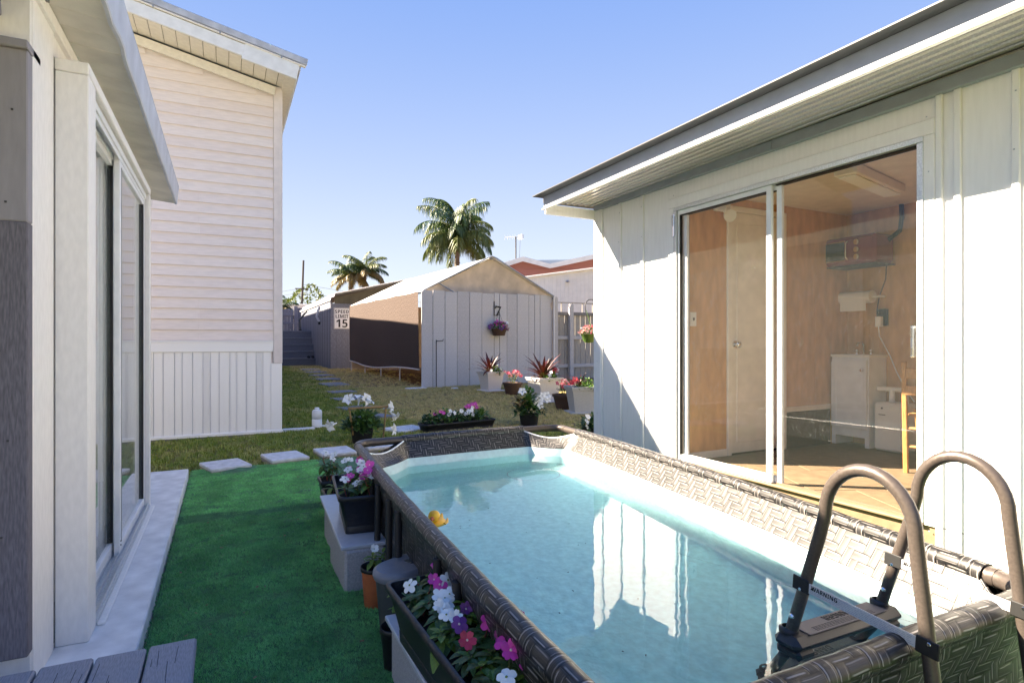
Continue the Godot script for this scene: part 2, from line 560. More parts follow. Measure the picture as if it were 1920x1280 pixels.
	for i in 70:
		var q := Vector3(rng.randf_range(-0.25, 0.6), 0.05, rng.randf_range(-6.2, -1.6))
		var b := ry(rng.randf() * 360.0) * Basis(Vector3.RIGHT, rng.randf_range(-0.4, 0.4))
		var s := rng.randf_range(0.004, 0.011)
		bits.quad(q + b * Vector3(-s, 0, -s * 0.5), q + b * Vector3(s, 0, -s * 0.4), q + b * Vector3(s * 0.8, 0.002, s * 0.5), q + b * Vector3(-s, 0.001, s * 0.4), Vector3.UP)
	struct("leaf_litter", bits.done(), mats["leaf_dry"], "stuff")
	# plastic turf pile
	var pile := SurfaceTool.new()
	pile.begin(Mesh.PRIMITIVE_TRIANGLES)
	for k in 14:
		var a := rng.randf() * TAU
		var s := Vector3(cos(a), 0, sin(a)) * 0.0012
		var p := Vector3(rng.randf_range(-0.02, 0.02), 0, rng.randf_range(-0.02, 0.02))
		for v in [p - s, p + s, p + Vector3(rng.randf_range(-0.008, 0.008), rng.randf_range(0.008, 0.013), rng.randf_range(-0.008, 0.008))]:
			pile.add_vertex(v)
	pile.generate_normals()
	var pm := MultiMesh.new()
	pm.transform_format = MultiMesh.TRANSFORM_3D
	pm.use_colors = true
	pm.mesh = pile.commit()
	pm.instance_count = 26000
	for i in pm.instance_count:
		var z := -1.0 - 5.4 * pow(rng.randf(), 1.3)
		var x := rng.randf_range(-0.28, 0.85)
		var far := z < -4.6
		var h := nz.get_noise_2d(x * 100.0 + (100.0 if far else 50.0), z * 260.0) * 0.011 + nz.get_noise_2d(x * 420.0, z * 520.0 + 31.0) * 0.0035
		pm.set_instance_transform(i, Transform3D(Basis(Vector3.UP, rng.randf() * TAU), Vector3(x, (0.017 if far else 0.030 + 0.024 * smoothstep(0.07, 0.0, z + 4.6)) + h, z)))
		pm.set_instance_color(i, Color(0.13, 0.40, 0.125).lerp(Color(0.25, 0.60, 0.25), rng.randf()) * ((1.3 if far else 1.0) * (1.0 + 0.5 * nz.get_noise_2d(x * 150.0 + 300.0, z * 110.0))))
	var pi_ := MultiMeshInstance3D.new()
	pi_.name = "turf_pile"
	pi_.multimesh = pm
	pi_.material_override = gmm
	pi_.set_meta("kind", "stuff")
	add_child(pi_)


# ---------------------------------------------------------------- white building on the left
func left_building() -> void:
	var w := thing("white_building", "white building at the left edge with a sliding glass door under a grey gutter", "building")
	var wp: Material = mats["white_paint"]
	# body: door wall (x = -0.58), end wall (z = -2.46), room behind the glass
	bx("wall", w, wp, Vector3(-0.68, 0.0, -2.74), Vector3(-0.58, 2.52, -2.47), 0.004)
	bx("wall", w, wp, Vector3(-0.68, 0.0, -5.85), Vector3(-0.58, 2.52, -4.835), 0.004)
	bx("wall", w, wp, Vector3(-0.68, 2.325, -4.835), Vector3(-0.58, 2.52, -2.74))
	bx("wall", w, wp, Vector3(-4.6, 0.0, -5.95), Vector3(-0.581, 2.52, -5.85))
	bx("wall", w, wp, Vector3(-4.7, 0.0, -5.95), Vector3(-4.6, 2.52, -2.4))
	bx("wall", w, mats["grey_post_light"], Vector3(-4.6, 0.0, -2.56), Vector3(-0.69, 2.52, -2.47))
	bx("ceiling", w, wp, Vector3(-4.6, 2.52, -5.95), Vector3(-0.58, 2.60, -2.4))
	bx("floor", w, mats["floor_tan"], Vector3(-4.6, 0.02, -5.85), Vector3(-0.68, 0.1, -2.56))
	# low pitched roof
	part("roof", MB.new().prism([Vector2(-0.36, 2.57), Vector2(-0.36, 2.60), Vector2(-2.7, 2.95), Vector2(-5.0, 2.60), Vector2(-5.0, 2.57)], -3.5, Basis.IDENTITY, Vector3(0, 0, -2.40)).done(), mats["roof_grey"], w)
	# white corner trim and deep casing round the door
	bx("corner_trim", w, wp, Vector3(-0.60, 0.09, -2.735), Vector3(-0.575, 2.44, -2.475), 0.003)
	var cs := part("door_casing", boxm(Vector3(0.107, 2.17, 0.14), 0.004), wp, w, Vector3(-0.5225, 1.185, -2.815))
	bx("head_board", cs, wp, Vector3(-0.055, 1.087, 0.07), Vector3(0.0545, 1.132, -2.02), 0.004)
	bx("side_board", cs, wp, Vector3(-0.055, -1.085, -1.985), Vector3(0.0545, 1.085, -2.02), 0.004)
	# sliding door: aluminium track frame, two leaves with panes
	var al: Material = mats["white_metal"]
	var fr := bx("door_frame", w, al, Vector3(-0.575, 2.235, -4.79), Vector3(-0.49, 2.268, -2.887), 0.002)
	fr.set_meta("label", "white aluminium head track with two dark grooves")
	for k in 3:
		bx("head_rail", fr, al, Vector3(-0.036 + k * 0.032, -0.04, -0.95), Vector3(-0.030 + k * 0.032, -0.016, 0.95))
	var tr := bx("door_track", w, mats["alu"], Vector3(-0.575, 0.10, -4.79), Vector3(-0.465, 0.115, -2.887), 0.002)
	for k in 4:
		bx("track_rail", tr, mats["alu"], Vector3(-0.05 + k * 0.03, 0.007, -0.95), Vector3(-0.045 + k * 0.03, 0.026, 0.95))
	bx("drip_edge", tr, wp, Vector3(0.055, -0.007, -0.95), Vector3(0.082, 0.004, 0.96), 0.003)
	door_leaf(w, Vector3(-0.552, 0.115, -2.89), 0.93, 2.12, al)
	door_leaf(w, Vector3(-0.515, 0.115, -3.73), 1.06, 2.12, al)
	# vertical blinds in the room
	for i in 17:
		part("blind_slat", boxm(Vector3(0.006, 2.0, 0.118)), mats["paper"], w, Vector3(-0.625, 1.2, -2.90 - i * 0.11), ry(7.0))
	# soffit boards
	for i in 23:
		var z := -2.47 - i * 0.1465
		part("soffit_board", boxm(Vector3(0.225, 0.012, 0.1435), 0.003), mats["soffit_board"], w, Vector3(-0.487, 2.449 + (i % 3) * 0.0006, z - 0.073), Basis(Vector3.BACK, -0.10))
	bx("frieze_board", w, wp, Vector3(-0.582, 2.40, -5.85), Vector3(-0.560, 2.447, -2.47), 0.003)
	# gutter with a dented lip, seen from below
	var g := MB.new()
	var n := 34
	var prof := [Vector2(-0.386, 2.432), Vector2(-0.384, 2.424), Vector2(-0.371, 2.424), Vector2(-0.367, 2.430), Vector2(-0.362, 2.50), Vector2(-0.355, 2.57), Vector2(-0.375, 2.572), Vector2(-0.378, 2.50)]
	for i in n:
		for k in prof.size():
			var q: Array[Vector3] = []
			for e in [[i, k], [i + 1, k], [i + 1, (k + 1) % prof.size()], [i, (k + 1) % prof.size()]]:
				var z: float = -2.42 - e[0] * 0.1
				var d := exp(-pow((z + 2.78) / 0.10, 2.0)) * 0.008 - exp(-pow((z + 2.62) / 0.08, 2.0)) * 0.006 + sin(z * 9.0) * 0.0012
				var p: Vector2 = prof[e[1]]
				q.append(Vector3(p.x + d * (1.0 if p.y < 2.47 else 0.3), p.y, z))
			var mid := (q[0] + q[2]) * 0.5
			g.quad(q[0], q[1], q[2], q[3], mid - Vector3(-0.358, 2.49, mid.z), 20 + k)
	part("gutter", g.done(), mats["gutter"], w)
	bx("fascia", w, mats["gutter"], Vector3(-0.60, 2.452, -2.44), Vector3(-0.372, 2.575, -2.425), 0.003)
	bx("fascia", w, mats["gutter"], Vector3(-0.392, 2.452, -5.83), Vector3(-0.387, 2.57, -2.44))
	# concrete ledge in front of the door
	var ledge := MB.new().box(Vector3(-0.4425, 0.045, -4.265), Vector3(0.295, 0.11, 3.63), 0.006).box(Vector3(-0.53, 0.03, -2.40), Vector3(0.48, 0.138, 0.10), 0.004).done()
	one("concrete_ledge", ledge, mats["concrete_white"], "long white painted concrete ledge under the left sliding door", "ledge")

	# post in front of the end wall, its lower paint worn
	var p := thing("porch_post", "weathered grey wooden porch post at the left edge", "post")
	bx("upper_post", p, mats["grey_post_light"], Vector3(-0.69, 1.64, -2.55), Vector3(-0.578, 2.20, -2.425), 0.004)
	var lo := bx("lower_post", p, mats["grey_post"], Vector3(-0.69, 0.22, -2.55), Vector3(-0.578, 1.64, -2.425), 0.004)
	lo.set_meta("label", "darker weathered lower length of the post")
	for k in [[0.62, 0.4], [0.93, 0.55], [1.22, 0.35], [1.7, 0.5], [2.0, 0.65]]:
		part("nail_head", boxm(Vector3(0.006, 0.006, 0.004)), mats["crack"], p, Vector3(-0.69 + 0.11 * k[1], k[0], -2.424))
	# porch roof edge overhead
	var b := thing("porch_beam", "grey porch roof beams overhead in the top left corner", "beam")
	bx("header", b, mats["grey_post_light"], Vector3(-1.6, 2.20, -2.56), Vector3(-0.575, 2.228, -2.41), 0.003)
	part("rafter", boxm(Vector3(0.045, 0.14, 2.2), 0.004), mats["grey_post_light"], b, Vector3(-0.60, 2.345, -1.36), Basis(Vector3.RIGHT, 0.03) * ry(4.0))
	part("rafter", boxm(Vector3(0.035, 0.12, 2.2), 0.004), mats["grey_post_light"], b, Vector3(-0.93, 2.36, -1.36), Basis(Vector3.RIGHT, 0.03))
	bx("roof_board", b, mats["fence_dark"], Vector3(-1.6, 2.43, -2.56), Vector3(-0.55, 2.455, -0.3))

	# deck boards
	var d := thing("deck", "grey weathered timber deck at the bottom left corner", "deck")
	for i in 6:
		var x1 := -0.088 - i * 0.1485
		var m := bx("deck_board", d, mats["deck"], Vector3(x1 - 0.141, 0.184, -2.335 + (i % 2) * 0.006), Vector3(x1, 0.22, 0.7), 0.006)
		for k in 5:
			var sx := rng.randf_range(-0.058, 0.058)
			var sl := rng.randf_range(0.03, 0.13)
			part("split", boxm(Vector3(0.0016, 0.002, sl)), mats["crack"], m, Vector3(sx, 0.0178, -1.50 + rng.randf_range(0.02, 0.3) + sl * 0.5), ry(rng.randf_range(-2.0, 2.0)))
	bx("joist", d, mats["fence_dark"], Vector3(-0.98, 0.03, -2.27), Vector3(-0.10, 0.183, -2.23))


func door_leaf(w: Node3D, at: Vector3, width: float, height: float, m: Material) -> void:
	# a sliding leaf in the plane x = const, running towards -z
	var leaf := Node3D.new()
	leaf.name = "sliding_leaf"
	w.add_child(leaf, true)
	leaf.position = at
	var t := 0.028
	var s := 0.052
	bx("stile", leaf, m, Vector3(-t / 2, 0, 0), Vector3(t / 2, height, -s), 0.003)
	bx("stile", leaf, m, Vector3(-t / 2, 0, -width + s), Vector3(t / 2, height, -width), 0.003)
	bx("rail", leaf, m, Vector3(-t / 2, 0, -s), Vector3(t / 2, 0.062, -width + s), 0.003)
	bx("rail", leaf, m, Vector3(-t / 2, height - 0.05, -s), Vector3(t / 2, height, -width + s), 0.003)
	for e in [-s - 0.004, -width + s + 0.004]:
		bx("gasket", leaf, mats["black"], Vector3(-t / 2 - 0.001, 0.062, e - 0.002), Vector3(t / 2 + 0.001, height - 0.05, e + 0.002))
	bx("pane", leaf, glass("pane_left", 0.05, Color(0.8, 0.9, 0.88), 0.6), Vector3(-0.002, 0.062, -s - 0.008), Vector3(0.002, height - 0.05, -width + s + 0.008))
	for yy in [0.03, 0.05]:
		part("screw", MB.new().tube([Vector3(0, 0, 0), Vector3(0.003, 0, 0)], 0.005, 8).done(), mats["black"], leaf, Vector3(t / 2, yy + 0.02, -0.025))


# ---------------------------------------------------------------- beige house
func beige_house() -> void:
	var h := thing("beige_house", "tall beige vinyl sided house with white skirting behind the left building", "house")
	var Z := -8.6
	var body := MB.new()
	# gable body: eaves at x = 0.69 and x = -6.5, rake slope 0.215
	var SL := 0.215
	var top := func(x: float) -> float: return 4.64 + (0.60 - x) * SL
	body.prism([Vector2(0.68, 0.08), Vector2(0.68, top.call(0.68)), Vector2(-2.9, top.call(-2.9)), Vector2(-6.5, 4.56), Vector2(-6.5, 0.08)], -28.0, Basis.IDENTITY, Vector3(0, 0, Z - 0.03))
	part("wall", body.done(), mats["siding"], h)
	# lapped siding boards on the gable, each tilted so its lower edge stands proud
	var course := 0.137
	var y := 1.262
	var i := 0
	var cuts := [-0.28, -1.55, -0.31, -0.9]
	while y < 5.35:
		var xr := 0.592
		var lim := 0.60 - (y + course - 4.64) / SL
		if y + course > 4.64: xr = minf(xr, lim)
		var cut: float = [-0.29, -0.29, 1.0, 1.0, -1.4][(i / 2) % 5] if i % 2 == 0 or (i / 2) % 5 < 2 else -1.1
		var ends := [-3.0, cut, xr] if cut < xr - 0.05 else [-3.0, xr]
		for k in ends.size() - 1:
			if ends[k + 1] - ends[k] < 0.03: continue
			var mb := MB.new()
			var x0: float = ends[k] + 0.0012
			var x1: float = ends[k + 1] - 0.0012
			mb.prism([Vector2(0.0, 0.006), Vector2(0.012, 0.006), Vector2(0.022, 0.0), Vector2(0.026, 0.003), Vector2(0.024, 0.014), Vector2(0.003, course + 0.012), Vector2(0.0, course + 0.012)], x1 - x0, Basis(Vector3.BACK, Vector3.UP, Vector3.RIGHT), Vector3(x0, y, Z - 0.028))
			part("siding_board", mb.done(), mats[["siding", "siding_b", "siding_c", "siding"][(i * 5 + k * 3) % 4]], h)
		y += course
		i += 1
	bx("corner_post", h, mats["siding_post"], Vector3(0.592, 0.955, Z - 0.10), Vector3(0.705, 4.70, Z + 0.012), 0.006)
	# white skirting: band and ribbed panels, every third rib perforated
	var vw: Material = mats["vinyl_white"]
	bx("skirt_band", h, vw, Vector3(-6.4, 1.112, Z - 0.03), Vector3(0.590, 1.252, Z + 0.012), 0.006)
	bx("skirt_band_lip", h, vw, Vector3(-6.4, 1.235, Z + 0.012), Vector3(0.590, 1.258, Z + 0.02), 0.004)
	bx("skirt_corner", h, vw, Vector3(0.56, 0.02, Z - 0.08), Vector3(0.70, 0.955, Z + 0.004), 0.006)
	bx("skirt_rail", h, vw, Vector3(-6.4, 0.015, Z - 0.02), Vector3(0.715, 0.055, Z + 0.018), 0.005)
	bx("skirt_base", h, mats["fence_dark"], Vector3(-6.4, -0.03, Z - 0.03), Vector3(0.70, 0.016, Z + 0.006))
	var x := 0.56
	var lanes := [0.125, 0.105, 0.082, 0.118, 0.118, 0.084]
	var li := 1
	while x > -1.6:
		var wd: float = lanes[li % 6]
		var vent := li % 6 == 2
		var pn := MB.new()
		pn.box(Vector3(x - wd / 2, 0.583, Z - 0.012), Vector3(wd - 0.014, 1.06, 0.008), 0.002)
		pn.box(Vector3(x - 0.002, 0.583, Z - 0.004), Vector3(0.012, 1.06, 0.014), 0.004)
		if not vent and li % 6 != 1:
			pn.box(Vector3(x - wd * 0.62, 0.583, Z - 0.0075), Vector3(wd * 0.34, 1.06, 0.004), 0.0015)
		var po := part("skirt_panel", pn.done(), vw, h)
		if vent:
			var holes := MB.new()
			for r in 66:
				for c in 4:
					var q := Vector3(x - wd / 2 - 0.024 + c * 0.016 + (0.008 if r % 2 else 0.0), 0.085 + r * 0.0158, Z - 0.0072)
					holes.quad(q + Vector3(-0.0035, 0, 0), q + Vector3(0, -0.0048, 0), q + Vector3(0.0035, 0, 0), q + Vector3(0, 0.0048, 0), Vector3.BACK)
			var ho := part("vent_holes", holes.done(), mats["vinyl_hole"], po)
			stuff(ho)
		x -= wd
		li += 1
	bx("skirt_back", h, mats["vinyl_hole"], Vector3(-6.4, 0.02, Z - 0.04), Vector3(0.56, 1.12, Z - 0.02))
	# right side wall's base and overhanging roof
	var ang := atan(SL)
	var rb := Basis(Vector3.BACK, -ang)
	var eave := Vector3(0.70, 4.575 + (0.60 - 0.70) * SL, 0.0)
	# rake trim against the siding, soffit panels, rake fascia and shingle edge along the right slope
	var along := rb * Vector3.LEFT
	var upn := rb * Vector3.UP
	var L := 3.7
	part("rake_trim", boxm(Vector3(L, 0.115, 0.03), 0.004), mats["cream"], h, Vector3(0.60, 4.575, Z + 0.03) + along * (L / 2) + upn * 0.05, rb)
	var zf := Z + 0.50
	for k in 25:
		part("soffit_panel", MB.new().box(Vector3.ZERO, Vector3(0.142, 0.012, 0.46), 0.003).done(), mats["cream"], h, Vector3(0.74, 4.66, Z + 0.245) + along * (k * 0.148 + 0.05) + upn * 0.03, rb)
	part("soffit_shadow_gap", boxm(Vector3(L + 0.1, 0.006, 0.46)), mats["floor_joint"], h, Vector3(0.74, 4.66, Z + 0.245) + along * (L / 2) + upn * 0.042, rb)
	part("rake_fascia", boxm(Vector3(L, 0.15, 0.03), 0.004), mats["white_metal"], h, Vector3(0.80, 4.665, zf) + along * (L / 2 + 0.55) + upn * 0.085, rb)
	part("rake_fascia", boxm(Vector3(0.66, 0.20, 0.034), 0.004), mats["white_metal"], h, Vector3(0.835, 4.65, zf + 0.004) + along * 0.33 + upn * 0.085, rb)
	part("drip_edge", boxm(Vector3(L + 0.7, 0.022, 0.04), 0.003), mats["cream"], h, Vector3(0.86, 4.655, zf + 0.01) + along * (L / 2 + 0.3) + upn * 0.175, rb)
	for k in 6:
		part("drip_clip", boxm(Vector3(0.02, 0.03, 0.02), 0.003), mats["fascia_grey"], h, Vector3(0.86, 4.655, zf + 0.03) + along * (0.25 + k * 0.72) + upn * 0.177, rb)
	part("roof_edge", boxm(Vector3(L + 0.7, 0.085, 0.05), 0.006), mats["gutter"], h, Vector3(0.87, 4.66, zf + 0.0) + along * (L / 2 + 0.3) + upn * 0.235, rb)
	part("roof", boxm(Vector3(L + 0.6, 0.06, 28.6)), mats["roof_grey"], h, Vector3(0.86, 4.66, zf - 14.35) + along * (L / 2 + 0.3) + upn * 0.215, rb)
	part("roof", boxm(Vector3(L + 0.6, 0.06, 28.6)), mats["roof_grey"], h, Vector3(-6.7, 4.66, zf - 14.35) + Basis(Vector3.BACK, ang) * (Vector3.RIGHT * (L / 2 + 0.3) + Vector3.UP * 0.215), Basis(Vector3.BACK, ang))
	# eave on the yard side: soffit and gutter running away
	bx("eave_soffit", h, mats["cream"], Vector3(0.69, 4.655, Z - 28.0), Vector3(0.83, 4.67, Z + 0.47))
	bx("eave_fascia", h, mats["white_metal"], Vector3(0.828, 4.65, Z - 28.0), Vector3(0.845, 4.83, Z + 0.48), 0.003)
	bx("eave_gutter", h, mats["gutter"], Vector3(0.846, 4.76, Z - 28.0), Vector3(0.885, 4.86, Z + 0.50), 0.006)


# ---------------------------------------------------------------- white shed on the right
func shed_node() -> Node3D:
	return get_node("white_shed")


func shed() -> void:
	var s := thing("white_shed", "white board and batten shed on the right with a big sliding glass door", "shed", Vector3(3.459, 0, -3.87), 0.01881)
	var wp: Material = mats["white_panel"]
	# local axes: +z runs along the wall towards the viewer, -x out into the yard
	# wall panels between battens
	var seams := [-1.215, -1.11, -0.806, -0.476, -0.117]
	for i in seams.size() - 1:
		bx("wall_panel", s, wp, Vector3(0.0, 0.04, seams[i]), Vector3(0.09, 2.72, seams[i + 1] - 0.003))
		if i > 0:
			bx("batten", s, wp, Vector3(-0.018, 0.05, seams[i] - 0.019), Vector3(-0.001, 2.60, seams[i] + 0.019), 0.004)
	bx("corner_board", s, wp, Vector3(-0.022, 0.03, -1.232), Vector3(-0.001, 2.60, -1.11), 0.004)
	var seams2 := [2.09, 2.345, 2.69, 3.03, 3.37, 3.71, 4.05]
	bx("wall_panel", s, wp, Vector3(0.0, 0.04, 2.005), Vector3(0.09, 2.75, 2.088))
	for i in seams2.size() - 1:
		bx("wall_panel", s, wp, Vector3(0.0, 0.04, seams2[i]), Vector3(0.09, 2.75, seams2[i + 1] - 0.003))
		bx("batten", s, wp, Vector3(-0.018, 0.05, seams2[i] - 0.017), Vector3(-0.001, 2.60, seams2[i] + 0.017), 0.004)
	bx("batten", s, wp, Vector3(-0.02, 0.05, 1.985), Vector3(-0.001, 2.60, 2.018), 0.004)
	bx("wall_panel", s, wp, Vector3(0.0, 2.475, -0.12), Vector3(0.09, 2.74, 2.003))
	bx("threshold", s, mats["floor_tan_b"], Vector3(-0.004, 0.0, -0.12), Vector3(0.09, 0.235, 2.0))
	bx("door_track", s, mats["floor_joint"], Vector3(0.01, 0.24, 0.95), Vector3(0.03, 0.262, 1.9))
	bx("head_gasket", s, mats["black"], Vector3(0.0, 2.343, 0.95), Vector3(0.05, 2.35, 1.9))
	var nails := MB.new()
	for z in [-1.17, -0.806, -0.476, -0.05, 1.95, 2.345, 2.69, 3.03]:
		for i in 9:
			nails.box(Vector3(-0.0225, 0.22 + i * 0.28 + rng.randf_range(-0.03, 0.03), z + rng.randf_range(-0.008, 0.008)), Vector3(0.003, 0.006, 0.006))
	stuff(part("nail_heads", nails.done(), mats["roof_grey"], s))
	# shell
	bx("back_wall", s, mats["plywood"], Vector3(2.21, 0.0, -1.215), Vector3(2.31, 2.7, 4.15))
	bx("end_wall", s, wp, Vector3(0.0915, 0.0, -1.215), Vector3(2.31, 2.70, -1.12))
	bx("end_wall", s, mats["plywood"], Vector3(0.0, 0.0, 4.052), Vector3(2.31, 2.7, 4.15))
	var fl := bx("floor", s, mats["floor_joint"], Vector3(0.0915, 0.0, -1.12), Vector3(2.21, 0.238, 4.05))
	fl.set_meta("label", "tan vinyl tile floor with sun falling on it")
	bx("ceiling", s, mats["ceiling"], Vector3(0.0915, 2.522, -1.12), Vector3(2.21, 2.60, 4.05))
	# floor tiles laid at an angle
	var tb := ry(-27.0)
	for i in range(-6, 9):
		for j in range(-6, 9):
			var c := Vector3(1.05, 0.2385, 1.3) + tb * Vector3(i * 0.612 + (0.3 if j % 2 else 0.0), 0, j * 0.612)
			if c.x < 0.42 or c.x > 1.92 or c.z < 0.34 or c.z > 3.7:
				continue
			part("floor_tile", boxm(Vector3(0.607, 0.012, 0.607), 0.0015), mats["floor_tan"] if (i * 3 + j) % 2 else mats["floor_tan_b"], s, c, tb)
	# sheet border under the tiles' ragged edge
	bx("floor_border", s, mats["floor_tan_b"], Vector3(0.0, 0.236, 0.02), Vector3(2.21, 0.2412, 4.05))
	# door casing and sliding door
	var cs := bx("door_casing", s, wp, Vector3(-0.022, 2.385, -0.117), Vector3(-0.001, 2.47, 1.985), 0.004)
	bx("side_casing", cs, wp, Vector3(-0.011, -2.19, -1.05), Vector3(0.0095, -0.044, -0.985), 0.004)
	bx("side_casing", cs, wp, Vector3(-0.011, -2.19, 0.992), Vector3(0.0095, -0.044, 1.05), 0.004)
	var al: Material = mats["alu"]
	var fr := bx("door_frame", s, al, Vector3(-0.03, 2.352, -0.05), Vector3(0.09, 2.384, 1.93), 0.003)
	bx("jamb", fr, al, Vector3(-0.06, -2.12, -0.99), Vector3(0.06, -0.017, -0.955), 0.003)
	bx("jamb", fr, al, Vector3(-0.06, -2.12, 0.955), Vector3(0.06, -0.017, 0.99), 0.003)
	bx("sill", fr, mats["floor_tan"], Vector3(-0.066, -2.133, -0.99), Vector3(0.06, -2.118, 0.99), 0.003)
	for k in 2:
		var z0: float = [-0.012, 0.02][k]
		var z1: float = [0.925, 0.985][k]
		var xo: float = [0.0, 0.034][k]
		var leaf := Node3D.new()
		leaf.name = "sliding_leaf"
		s.add_child(leaf, true)
		leaf.position = Vector3(xo, 0.252, 0)
		var sw := 0.044
		bx("stile", leaf, mats["white_metal"], Vector3(-0.013, 0, z0), Vector3(0.013, 2.1, z0 + (0.026 if k == 0 else sw)), 0.003)
		bx("stile", leaf, mats["white_metal"], Vector3(-0.013, 0, z1 - sw), Vector3(0.013, 2.1, z1), 0.003)
		bx("rail", leaf, mats["white_metal"], Vector3(-0.013, 0, z0 + sw), Vector3(0.013, 0.05, z1 - sw), 0.003)
		bx("rail", leaf, mats["white_metal"], Vector3(-0.013, 2.062, z0 + 0.026), Vector3(0.013, 2.1, z1 - sw), 0.003)
		if k == 0: bx("pane", leaf, glass("pane_right", 0.006), Vector3(-0.002, 0.05, z0 + 0.026), Vector3(0.002, 2.062, z1 - sw))
		bx("gasket", leaf, mats["black"], Vector3(-0.014, 2.058, z0 + 0.026), Vector3(0.014, 2.063, z1 - sw))
		if k == 0: bx("gasket", leaf, mats["black"], Vector3(-0.014, 0.05, z0 + 0.024), Vector3(0.014, 2.06, z0 + 0.030))
	var lt := bx("latch", s, mats["chrome"], Vector3(-0.042, 1.16, 1.868), Vector3(-0.014, 1.34, 1.886), 0.004)
	bx("latch_slot", lt, mats["black"], Vector3(-0.016, 0.02, -0.005), Vector3(-0.013, 0.075, 0.005))
	bx("latch_slot", lt, mats["black"], Vector3(-0.016, -0.075, -0.005), Vector3(-0.013, -0.035, 0.005))
	var hg := bx("door_catch", s, mats["chrome"], Vector3(-0.05, 2.13, -0.042), Vector3(-0.03, 2.33, -0.018), 0.004)
	for k in 4:
		part("chain_link", MB.new().tube([Vector3(0, 0.012, 0), Vector3(0.004, 0, 0.006), Vector3(0, -0.012, 0), Vector3(-0.004, 0, -0.006)], 0.003, 6, true).done(), mats["fascia_grey"], hg, Vector3(-0.013, 0.075 - k * 0.022, 0))
	# roof: metal sheet, fascia, corrugated soffit, wall trim
	var r := Node3D.new()
	r.name = "eave"
	s.add_child(r)
	r.position = Vector3(0, 2.60, -1.2)
	r.rotation.x = -0.0135
	var zl := 5.6
	bx("fascia", r, mats["fascia_grey"], Vector3(-0.60, -0.035, -0.06), Vector3(-0.575, 0.082, zl), 0.003)
	bx("fascia_trim", r, wp, Vector3(-0.612, -0.050, -0.08), Vector3(-0.584, -0.036, zl), 0.003)
	# corrugated soffit: ribs run along the wall
	var co := MB.new()
	var pts: Array[Vector2] = []
	for i in 8:
		var x := -0.572 + i * 0.0715
		for q in [[0.0, 0.0], [0.030, 0.0], [0.037, 0.017], [0.064, 0.017]]:
			pts.append(Vector2(x + q[0], q[1] + 0.012 + (x + 0.57) * 0.03))
	for i in pts.size() - 1:
		var a := Vector3(pts[i].x, pts[i].y, -0.02)
		var b := Vector3(pts[i + 1].x, pts[i + 1].y, -0.02)
		co.quad(a, b, b + Vector3(0, 0, zl), a + Vector3(0, 0, zl), Vector3.DOWN)
		co.quad(a + Vector3.UP * 0.002, b + Vector3.UP * 0.002, b + Vector3(0, 0.002, zl), a + Vector3(0, 0.002, zl), Vector3.UP)
	part("corrugated_soffit", co.done(), mats["galv"], r)
	part("roof_sheet", MB.new().prism([Vector2(-0.695, 0.082), Vector2(-0.695, 0.090), Vector2(2.6, 0.28), Vector2(2.6, 0.04), Vector2(0.1, 0.04), Vector2(0.0, 0.035), Vector2(-0.57, 0.035), Vector2(-0.57, 0.082)], zl + 0.12, Basis.IDENTITY, Vector3(0, 0, -0.12)).done(), mats["roof_edge"], r)
	bx("end_board", s, wp, Vector3(-0.60, 2.50, -1.235), Vector3(0.0, 2.60, -1.215), 0.003)
	bx("wall_trim", s, mats["fascia_grey"], Vector3(-0.045, 2.585, -1.20), Vector3(-0.001, 2.652, 0.95), 0.003)
	bx("wall_trim", s, mats["fascia_grey"], Vector3(-0.0455, 2.584, 0.955), Vector3(-0.001, 2.655, 4.3), 0.003)
	bx("pane", s, glass("pane_right", 0.006), Vector3(0.018, 0.262, 0.985), Vector3(0.022, 2.345, 1.895))
	# clear plastic film hung inside the glass, creased
	var fm := glass("film", 0.004, Color(0.9, 0.88, 0.86))
	fm.metallic_specular = 0.33
	fm.normal_enabled = true
	var nz := FastNoiseLite.new()
	nz.seed = 12; nz.frequency = 0.012; nz.fractal_octaves = 5; nz.domain_warp_enabled = true
	nz.domain_warp_amplitude = 60.0; nz.domain_warp_frequency = 0.006
	var nt := NoiseTexture2D.new()
	nt.width = 512; nt.height = 512; nt.noise = nz; nt.as_normal_map = true; nt.bump_strength = 22.0
	fm.normal_texture = nt
	fm.normal_scale = 0.8
	var film := MB.new()
	var rows := 26
	var cols := 34
	var fp := func(i: int, j: int) -> Vector3:
		var z := lerpf(0.0, 1.88, float(i) / cols)
		var y := lerpf(0.60, 1.80 + 0.05 * sin(z * 2.4), float(j) / rows)
		return Vector3(0.062 + nz.get_noise_2d(z * 40.0, y * 260.0) * 0.012, y, z)
	for i in cols:
		for j in rows:
			film.quad(fp.call(i, j), fp.call(i + 1, j), fp.call(i + 1, j + 1), fp.call(i, j + 1), Vector3.LEFT, 0, Vector2(i, j) / 22.0, Vector2(i + 1, j) / 22.0, Vector2(i + 1, j + 1) / 22.0, Vector2(i, j + 1) / 22.0)
	part("plastic_film", film.done(), fm, s)


